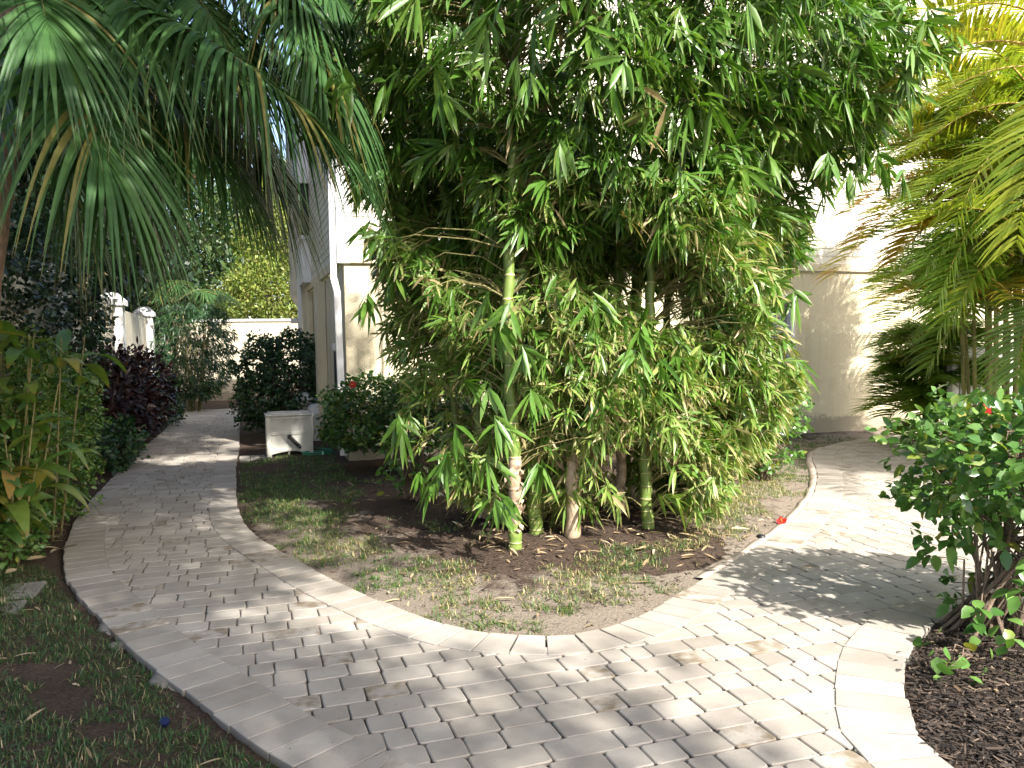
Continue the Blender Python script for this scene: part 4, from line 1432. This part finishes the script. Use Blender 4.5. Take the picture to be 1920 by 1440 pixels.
def areca_clump(label, x, y, stems, hr, tone, nf=6, L=1.7, group='areca palms beside the gate', lean=.22, low=5, rad=.45, sr=.026):
    base = np.array([x, y, -.04])
    t = thing('areca_palm', label, 'palm', base, 0, group)
    for i in range(stems):
        a = i * 2.4 + random.uniform(-.4, .4)
        h = random.uniform(*hr)
        b = np.array([math.cos(a), math.sin(a), 0]) * random.uniform(.05, rad)
        top = b * (1 + lean * h) + np.array([0, 0, h])
        mb = MB()
        pts = bez(b, b + np.array([0, 0, h * .5]), top, 18)
        mb.tube(pts, np.linspace(sr, sr * .6, 18) * (1 + .12 * (np.arange(18) % 2)), 8)
        mb.build('stem', M['cane'], t, smooth=True)
        for k in range(nf):
            az = a + (k - nf / 2) * 1.05 + random.uniform(-.3, .3)
            el = random.uniform(.55, 1.25)
            areca_frond(t, base + top, (math.cos(az) * math.cos(el), math.sin(az) * math.cos(el), math.sin(el)), L * random.uniform(.8, 1.15), random.uniform(.5, 1.15), random.choice(tone), base)
    for k in range(low):
        az = random.uniform(0, 6.28)
        el = random.uniform(.5, 1.2)
        areca_frond(t, base + np.array([0, 0, .15]), (math.cos(az) * math.cos(el), math.sin(az) * math.cos(el), math.sin(el)), L * random.uniform(.7, 1.0), random.uniform(.5, 1), random.choice(tone), base)
    return t


areca_clump('tall green and gold areca palm clump in front of the white gate', 6.05, 9.9, 16, (1.5, 4.3), [.18, .24, .3, .4, .55, .85], 6, 1.45, lean=.12, low=2, rad=.4)
areca_clump('areca palm clump with golden fronds reaching in at the upper right corner', 7.6, 7.5, 10, (2.2, 4.6), [.5, .62, .72, .8], 5, 1.75)
areca_clump('small areca palm clump between the white gate and the sunlit house wall', 6.22, 11.85, 12, (.4, 2.9), [.25, .3, .4, .5], 6, .72, lean=.03, low=4, rad=.2, sr=.02)
areca_clump('tallest areca palm clump behind the golden fronds near the house wall', 6.95, 10.6, 12, (2.0, 4.9), [.3, .4, .55, .75, .9], 7, 1.35, lean=.10, low=2, rad=.3)

a1, a2 = bpy.data.objects['areca_palm'], bpy.data.objects['areca_palm.001']
for ob, lst in ((a1, [(1870, 400, 1560, 520, 10.2, .92, .42), (1860, 410, 1690, 470, 9.8, .95, .30), (1880, 420, 1640, 400, 10.0, .75, .3), (1870, 380, 1700, 250, 9.9, .7, .2), (1850, 440, 1770, 590, 9.4, .4, .4), (1900, 560, 1750, 520, 9.2, .3, .35),
                       (1900, 300, 1700, 300, 9.6, .62, .25), (1920, 260, 1790, 420, 8.6, .5, .4), (1860, 330, 1640, 330, 10.0, .88, .3), (1840, 330, 1590, 300, 10.6, .85, .3), (1850, 300, 1650, 210, 10.2, .75, .2), (1840, 400, 1680, 490, 9.9, .9, .35), (1850, 350, 1590, 400, 10.5, .99, .3), (1900, 330, 1720, 380, 9.0, .45, .3), (1890, 430, 1740, 500, 9.0, .35, .35), (1890, 500, 1760, 620, 9.3, .3, .4), (1900, 470, 1790, 590, 8.9, .42, .35), (1940, 560, 1905, 720, 8.9, .28, .3), (1870, 560, 1740, 690, 10.6, .3, .35), (1900, 380, 1760, 560, 8.8, .3, .45), (1915, 430, 1720, 420, 8.8, .55, .3), (1890, 250, 1720, 110, 9.2, .6, .12), (1920, 150, 1800, 60, 8.8, .66, .15), (1880, 350, 1610, 450, 10.3, .97, .35), (1900, 480, 1740, 470, 9.3, .35, .3), (1910, 200, 1760, 170, 9.4, .66, .22)]),
                (a2, [(1990, 110, 1670, 165, 6.4, .76, .30), (2010, 60, 1740, 20, 6.5, .68, .2), (1990, 150, 1905, 460, 6.0, .56, .30), (2060, 170, 1850, 90, 6.7, .62, .25), (1980, 0, 1780, -60, 6.6, .66, .2), (1970, 130, 1690, 240, 8.2, .6, .25), (1960, 60, 1740, 130, 8.6, .66, .2), (1950, 200, 1720, 280, 8.6, .55, .25), (1960, 0, 1750, 50, 8.4, .7, .15), (1940, 90, 1800, 200, 8.8, .5, .2), (1970, 90, 1720, 80, 6.8, .74, .2)])):
    ab = np.array(ob.location)
    for (rx, ry, tx, ty, Y, tone, arch) in lst:
        areca_frond(ob, P(rx, ry, Y), (1, 0, 0), 1.0, arch, tone, ab, leafL=.46 if ob is a1 else .36, npair=36, tip=P(tx, ty, Y - .3))


# ------------------------------------------------------------------ trees
def tree(name, label, base, crowns, n, L, W, mat, trunk_h, trunk_r, group=None, cat='tree', clump=8, keepf=None):
    base = np.asarray(base, float)
    t = thing(name, label, cat, base, 0, group)
    tr = MB()
    top = base + np.array([0, 0, trunk_h])
    tr.tube(bez(base, (base + top) / 2 + rvec(1)[0] * .15, top, 10) - base, np.linspace(trunk_r, trunk_r * .65, 10), 10)
    mb = MB()
    vol = [np.prod(r) ** (2 / 3) for c, r in crowns]
    for (c, r), v in zip(crowns, vol):
        c, r = np.asarray(c, float), np.asarray(r, float)
        lim = bez(top, (top + c) / 2 + rvec(1)[0] * .3, c, 8)
        tr.tube(lim - base, np.linspace(trunk_r * .55, trunk_r * .12, 8), 7)
        m = max(6, int(n * v / sum(vol) / clump))
        C = rvec(m) * (RNG.uniform(.35, 1.0, m) ** .6)[:, None] * r + c
        if keepf is not None:
            C = C[keepf(C)]
            m = len(C)
        for i in range(0, m, max(1, m // 14)):
            tr.tube(np.array([c, (c + C[i]) / 2 + rvec(1)[0] * .15, C[i]]) - base, [trunk_r * .13, trunk_r * .07, .006], 4, cap=False)
        if not m:
            continue
        for k in range(clump):
            mb.leaves(C + rvec(m) * (L * 1.3) - base, rvec(m) + [0, 0, -.15], rvec(m) * .8 + [0, 0, .6], L * RNG.uniform(.7, 1.2, m), W * RNG.uniform(.7, 1.2, m), droop=.15, prof=prof_oval, rows=3, cols=2)
    mb.build('crown', M[mat], t)
    tr.build('trunk', M['bark'], t, smooth=True)
    return t


# unseen oak behind and left of the camera, crown shaped so it shades the left walk, the palm and the lawn
def keep_shade(C):
    lim = 3.4 - .75 * C[:, 1] - .6 * (C[:, 2] - 7)
    soft = RNG.normal(0, .5, len(C))
    hole = np.hypot(C[:, 0] - .1, C[:, 1] - 1.0) < 1.3  # gap left in the crown so sun reaches the left hedge
    return ((C[:, 0] + soft < lim) | (C[:, 1] > 4.2)) & (~hole | (RNG.random(len(C)) < .45))


tree('shade_oak', 'spreading live oak behind the camera shading the left walk', (-3.6, -3.5, -.05),
     [((-2.5, -1.5, 7.0), (2.6, 2.6, 1.1)), ((0.2, .6, 6.9), (2.3, 2.3, .9)), ((1.6, -2.0, 7.2), (2.6, 2.6, 1.0)), ((-1.2, 2.8, 7.0), (2.2, 2.2, .9)), ((-3.6, 2.4, 7.6), (2.4, 2.4, 1.1)), ((2.9, -4.4, 7.4), (2.6, 2.4, 1.0)), ((2.2, .6, 6.8), (2.0, 2.0, .8)), ((5.0, -4.2, 7.3), (2.2, 1.8, .9)), ((-1.7, 5.9, 7.4), (1.8, 1.8, .9)), ((-3.9, 5.2, 7.8), (2.0, 2.0, 1.0)), ((.3, 5.3, 8.3), (1.2, 1.3, .7)), ((2.5, 4.75, 8.3), (.75, .5, .5)), ((-.4, 7.2, 8.4), (1.4, 1.5, .7)), ((-1.0, 9.2, 8.5), (1.5, 1.5, .7)), ((-.4, -4.2, 7.4), (2.6, 2.4, 1.1))],  # some clumps added only to shade the far walk, red shrubs and hose box
     70000, .16, .085, 'oak', 4.2, .32, keepf=keep_shade)

# dark trees and creepers on the left
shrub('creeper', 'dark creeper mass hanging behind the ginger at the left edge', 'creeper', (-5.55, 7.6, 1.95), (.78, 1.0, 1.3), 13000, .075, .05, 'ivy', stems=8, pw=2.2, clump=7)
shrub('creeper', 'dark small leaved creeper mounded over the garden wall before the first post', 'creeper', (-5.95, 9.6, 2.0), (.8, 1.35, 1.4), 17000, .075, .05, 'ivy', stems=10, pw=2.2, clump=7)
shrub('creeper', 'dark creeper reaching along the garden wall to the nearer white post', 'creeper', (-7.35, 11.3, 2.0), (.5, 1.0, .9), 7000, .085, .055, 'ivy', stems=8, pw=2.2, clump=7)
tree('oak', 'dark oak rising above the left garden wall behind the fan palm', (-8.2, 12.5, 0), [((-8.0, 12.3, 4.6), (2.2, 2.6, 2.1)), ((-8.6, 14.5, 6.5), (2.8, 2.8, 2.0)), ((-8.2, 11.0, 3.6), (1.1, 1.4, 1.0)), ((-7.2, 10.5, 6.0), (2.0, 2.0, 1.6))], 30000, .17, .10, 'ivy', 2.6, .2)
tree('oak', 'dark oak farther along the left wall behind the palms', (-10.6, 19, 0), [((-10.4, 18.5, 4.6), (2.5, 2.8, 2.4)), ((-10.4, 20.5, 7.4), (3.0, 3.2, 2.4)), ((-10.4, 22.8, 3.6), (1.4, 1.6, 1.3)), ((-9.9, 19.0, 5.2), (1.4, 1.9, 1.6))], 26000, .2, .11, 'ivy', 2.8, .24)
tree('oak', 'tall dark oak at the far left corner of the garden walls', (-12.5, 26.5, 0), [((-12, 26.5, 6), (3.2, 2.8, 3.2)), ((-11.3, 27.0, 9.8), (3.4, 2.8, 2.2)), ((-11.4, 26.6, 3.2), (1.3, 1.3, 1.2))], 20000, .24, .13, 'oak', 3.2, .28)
# sunlit trees beyond the far wall
tree('garden_tree', 'sunlit yellow green tree beyond the far garden wall', (-9.2, 31, 0), [((-9.2, 31, 3.8), (2.2, 2.0, 1.7)), ((-8.6, 31.6, 6.0), (2.2, 2.0, 1.6))], 24000, .15, .07, 'farleaf', 2.2, .16, group='sunlit trees beyond the far wall')
tree('garden_tree', 'bushy sunlit tree behind the far wall next to the house', (-6.6, 32, 0), [((-6.8, 32, 3.6), (2.2, 2.0, 1.6)), ((-6.4, 32.5, 5.6), (1.8, 1.8, 1.5))], 24000, .15, .07, 'farleaf', 2.2, .16, group='sunlit trees beyond the far wall')
tree('garden_tree', 'tall pale green tree standing behind the other sunlit trees', (-11.2, 37, 0), [((-11, 37, 7.5), (3.2, 2.5, 2.6)), ((-8.2, 38, 8.6), (3.0, 2.5, 2.6)), ((-13.5, 38, 5), (2.4, 2.2, 2.4))], 26000, .22, .10, 'farleaf', 4, .25, group='sunlit trees beyond the far wall')

# small palm over the far wall
qb = uv(-1.75, 23.9)
sp = thing('small_fan_palm', 'small fan palm with bright leaves in front of the far garden wall', 'palm', (qb[0], qb[1], -.05))
b3 = np.array([qb[0], qb[1], -.05])
mb = MB()
mb.tube([(0, 0, 0), (0, 0, 1.5), (.05, 0, 2.9)], [.1, .09, .09], 8)
mb.build('trunk', M['palmbark'], sp, smooth=True)
for k in range(11):
    a = k * 2.4
    d = np.array([math.cos(a), math.sin(a), 0])
    hub = b3 + np.array([.05, 0, 2.95]) + d * .8 + np.array([0, 0, random.uniform(-.2, .6)])
    fan_frond(sp, hub, hub + d * .55 + np.array([0, 0, -.15]), b3 + np.array([.05, 0, 2.9]), L=.75, base=b3, nseg=44, droopk=.6)

# ------------------------------------------------------------------ grass, litter and small things on the ground
def scatter(n, x0, x1, y0, y1, test):
    x, y = RNG.uniform(x0, x1, n), RNG.uniform(y0, y1, n)
    k = test(x, y)
    return x[k], y[k]


def blades(mb, x, y, k, L, W, tone, lean=.7):
    z = ground_z(x, y)
    n = len(x)
    for _ in range(k):
        a = RNG.uniform(0, 6.28, n)
        el = RNG.uniform(.25, 1.4, n)
        D = np.stack([np.cos(a) * np.cos(el), np.sin(a) * np.cos(el), np.sin(el)], 1)
        Nn = np.stack([-np.cos(a) * np.sin(el), -np.sin(a) * np.sin(el), np.cos(el)], 1)
        o = RNG.normal(0, .018, (n, 2))
        mb.leaves(np.stack([x + o[:, 0], y + o[:, 1], z - .004], 1), D, Nn, L * RNG.uniform(.5, 1.3, n), W, droop=RNG.uniform(.1, .6, n), prof=prof_blade, rows=4, cols=2, r=np.clip(tone + RNG.normal(0, .28, n), 0, 1))


def isl_grass(x, y):
    ok = pip(x, y, island)
    d = dist(x, y, isl_edge)
    db = np.hypot(x - BAM[0], y - BAM[1])
    g = vnoise(x, y, 3.1, 1) + .6 * vnoise(x, y, 8.5, 4)
    band = np.exp(-((d - .5) / .32) ** 2)
    return ok & (d > .015) & (y < 9.5) & (db > .75) & (g + band * 1.45 > .75)


mb = MB()
x, y = scatter(30000, -4, 5, 4, 9.6, isl_grass)
x, y = x[:4200], y[:4200]
blades(mb, x, y, 8, .062, .0055, np.clip(.58 + .22 * vnoise(x, y, 2, 6) + .06 * x, 0, 1))
def isl_grass2(x, y):
    return pip(x, y, island) & (dist(x, y, isl_edge) > .05) & (x < -1.6) & (y > 7) & (y < 11.6) & (x * BX[0] + y * BX[1] < 1.2) & (vnoise(x, y, 3.3, 5) > -.35)
x, y = scatter(5000, -4.6, -1.2, 7, 11.8, isl_grass2)
blades(mb, x, y, 7, .075, .006, .35)
def isl_grass3(x, y):
    return pip(x, y, island) & (dist(x, y, isl_edge) > .02) & (x > 2.6) & (y > 9) & (vnoise(x, y, 3.3, 5) > -.5)
x, y = scatter(3500, 2.6, 5.5, 9, 13, isl_grass3)
blades(mb, x, y, 6, .07, .006, .4)
tag(mb.build('grass', M['grass']), 'patchy pale grass along the edge of the island bed', 'grass', kind='stuff')

mb = MB()
lawn = lambda x, y: ~pip(x, y, outer) & (x < 0.2) & (dist(x, y, left_edge) > .07 + .06 * vnoise(x, y, 4)) & (y < 5.9 + .3 * vnoise(x, y, 2)) & (vnoise(x, y, 2.7, 3) + .5 * vnoise(x, y, 7, 2) > -.62)
x, y = scatter(24000, -4.6, .2, 1.6, 6.2, lawn)
blades(mb, x, y, 7, .06, .0046, .45)
tag(mb.build('lawn_grass', M['shadegrass']), 'shaded thin lawn grass at the lower left beside the walk', 'grass', kind='stuff')

# mulch chips and dead leaves
def chips(mb, x, y, L, W, lift=.012):
    z = ground_z(x, y) + RNG.uniform(.002, lift, len(x))
    a = RNG.uniform(0, 6.28, len(x))
    D = np.stack([np.cos(a), np.sin(a), RNG.normal(0, .18, len(x))], 1)
    mb.leaves(np.stack([x, y, z], 1), D, np.array([0, 0, 1.0]) + RNG.normal(0, .35, (len(x), 3)), L * RNG.uniform(.4, 1.3, len(x)), W * RNG.uniform(.5, 1.4, len(x)), droop=0.02, prof=lambda t: np.clip(np.minimum(.7 + 3 * t, .7 + 3 * (1 - t)), 0, 1), rows=3, cols=2)


mb = MB()
rb = lambda x, y: ~in_path(x, y) & ~pip(x, y, island) & (x > 1.3) & (dist(x, y, right_edge) < 2.4) & (dist(x, y, right_edge) > .01)
x, y = scatter(60000, 1.4, 4.6, 1.9, 5.3, rb)
chips(mb, x, y, .048, .0085, .03)
ib = lambda x, y: pip(x, y, island) & (np.hypot(x - BAM[0], y - BAM[1]) < 1.9) & (dist(x, y, isl_edge) > .12)
x, y = scatter(11000, -2.5, 4.0, 4.4, 9.2, ib)
chips(mb, x, y, .05, .008)
ib2 = lambda x, y: pip(x, y, island) & (dist(x, y, isl_edge) > .08) & (y < 10.8)
x, y = scatter(7000, -3.4, 5.0, 4.4, 10.8, ib2)
chips(mb, x, y, .045, .007)
lb = lambda x, y: ~pip(x, y, outer) & (x < 0) & (dist(x, y, left_edge) > .03) & (dist(x, y, left_edge) < 2.6)
x, y = scatter(7000, -6.5, 0, 1.6, 12, lb)
chips(mb, x, y, .045, .008)
tag(mb.build('mulch', M['chip']), 'dark shredded mulch chips over the garden beds', 'mulch', kind='stuff')

mb = MB()
def dry(x, y, L, W, lift=.02):
    z = ground_z(x, y) + RNG.uniform(.004, lift, len(x))
    a = RNG.uniform(0, 6.28, len(x))
    D = np.stack([np.cos(a), np.sin(a), RNG.normal(.05, .2, len(x))], 1)
    mb.leaves(np.stack([x, y, z], 1), D, np.array([0, 0, 1.0]) + RNG.normal(0, .4, (len(x), 3)), L * RNG.uniform(.5, 1.3, len(x)), W, droop=RNG.uniform(0, .25, len(x)), rows=5, fold=.2)
x, y = scatter(900, -1.2, 2.8, 4.9, 8, lambda x, y: pip(x, y, island) & (np.hypot(x - BAM[0], (y - BAM[1] + .1) * 1.2) < 1.25) & (dist(x, y, isl_edge) > .2))
dry(x, y, .13, .017, .03)
x, y = scatter(420, -3.2, 4.5, 4.4, 9.5, lambda x, y: pip(x, y, island) & (dist(x, y, isl_edge) > .05))
dry(x, y, .12, .014)
x, y = scatter(260, -4.8, 0, 2, 6.5, lambda x, y: ~pip(x, y, outer))
dry(x, y, .10, .014)
x, y = scatter(170, -5.2, -3.6, 5.2, 8.5, lambda x, y: ~pip(x, y, outer) & (dist(x, y, left_edge) < .55))
dry(x, y, .16, .04, .06)
x, y = scatter(70, 1.9, 4.2, 2.4, 5, rb)
dry(x, y, .09, .014)
tag(mb.build('leaf_litter', M['dry']), 'fallen dry bamboo leaves lying over the beds and lawn', 'dry leaves', kind='stuff')

# concrete lumps showing beside the left border
def lump(label, px, py, size, seed, px2=None):
    c = G(px, py, -.04)
    a = (G(*px2) - G(px, py)) if px2 else np.array([1.0, 0, 0])
    rz = math.atan2(a[1], a[0])
    mb = MB()
    mb.lathe([(0.0, -.5), (.55, -.5), (.92, -.2), (1.0, .2), (.85, .62), (.5, .9), (0.0, 1.0)], sides=18)
    V = mb.v[0]
    for k in range(len(V)):
        f = 1 + .16 * math.sin(V[k][0] * 3 + seed) + .12 * math.sin(V[k][1] * 4 + seed * 2) + .05 * math.sin(V[k][0] * 11 + V[k][2] * 7)
        V[k] = V[k] * f * np.array(size)
    o = mb.build('concrete_lump', M['lump'], smooth=True)
    o.location = (c[0], c[1], c[2])
    o.rotation_euler = (0, 0, rz)
    tag(o, label, 'concrete', 'concrete footing lumps along the left border')


lump('pale grey concrete lump beside the border, farther of the three', 200, 1184, (.13, .05, .032), 1.0, (232, 1214))
lump('smallest grey concrete lump, half covered by lawn grass', 222, 1216, (.07, .045, .03), 2.2, (250, 1240))
lump('large rounded grey concrete lump at the lawn edge, nearest of the three', 312, 1287, (.15, .055, .036), 3.1, (347, 1312))

# edging stones at the far left
for k, (px, py, lab) in enumerate([(66, 1108, 'grey edging block nearest the walk at the left lawn'), (30, 1146, 'grey edging block in the middle of the three at the left lawn'), (-14, 1198, 'grey edging block cut by the left side of the photo')]):
    c = G(px, py, 0)
    mb = MB()
    mb.box((-.19, -.2, -.06), (.19, .03, .004), .008)
    o = mb.build('edging_block', M['lump'])
    o.location = (c[0], c[1], .012)
    o.rotation_euler = (0, 0, R(-72 + 2 * k))
    tag(o, lab, 'edging block', 'edging blocks at the left lawn')
mb = MB()
pts = [G(-60, 1120, .05), G(-20, 1128, .05), G(6, 1138, .05), (G(14, 1150, .05)), G(4, 1162, .05), G(-40, 1168, .05)]
mb.tube(bez(pts[0], pts[3] * 1.0 + (pts[3] - pts[1]) * .8, pts[5], 24), .008, 6)
tag(mb.build('drip_tube', M['dark'], smooth=True), 'thin black irrigation tube curling on the edging blocks', 'tube')

# fallen flower, plastic caps
c = G(1466, 981, 0.0)
c[2] = gz(c[0], c[1]) + .02
fl = thing('fallen_flower', 'fallen red hibiscus flower on the bed beside the bright walk', 'flower', c)
flower(fl, (0, 0, 0), .09, (-.3, -.5, .8))
c = G(1427, 1007)
o = thing('bed_light', 'small black round cap on the bare soil beside the bright walk', 'cap', (c[0], c[1], gz(c[0], c[1]) - .004))
mb = MB()
mb.lathe([(0, 0), (.036, 0), (.038, .012), (.03, .026), (.012, .032), (0, .033)], sides=16)
mb.build('cap_shell', M['dark'], o, smooth=True)
c = G(308, 1362)
o = thing('bottle_cap', 'dark blue plastic bottle cap lying in the lawn grass', 'bottle cap', (c[0], c[1], gz(c[0], c[1]) + .02), 0.4)
o.rotation_euler = (.5, .3, .2)
mb = MB()
mb.lathe([(0, 0), (.019, 0), (.02, .003), (.02, .017), (.018, .021), (0, .021)], sides=20)
mb.build('cap_shell', M['blue'], o)
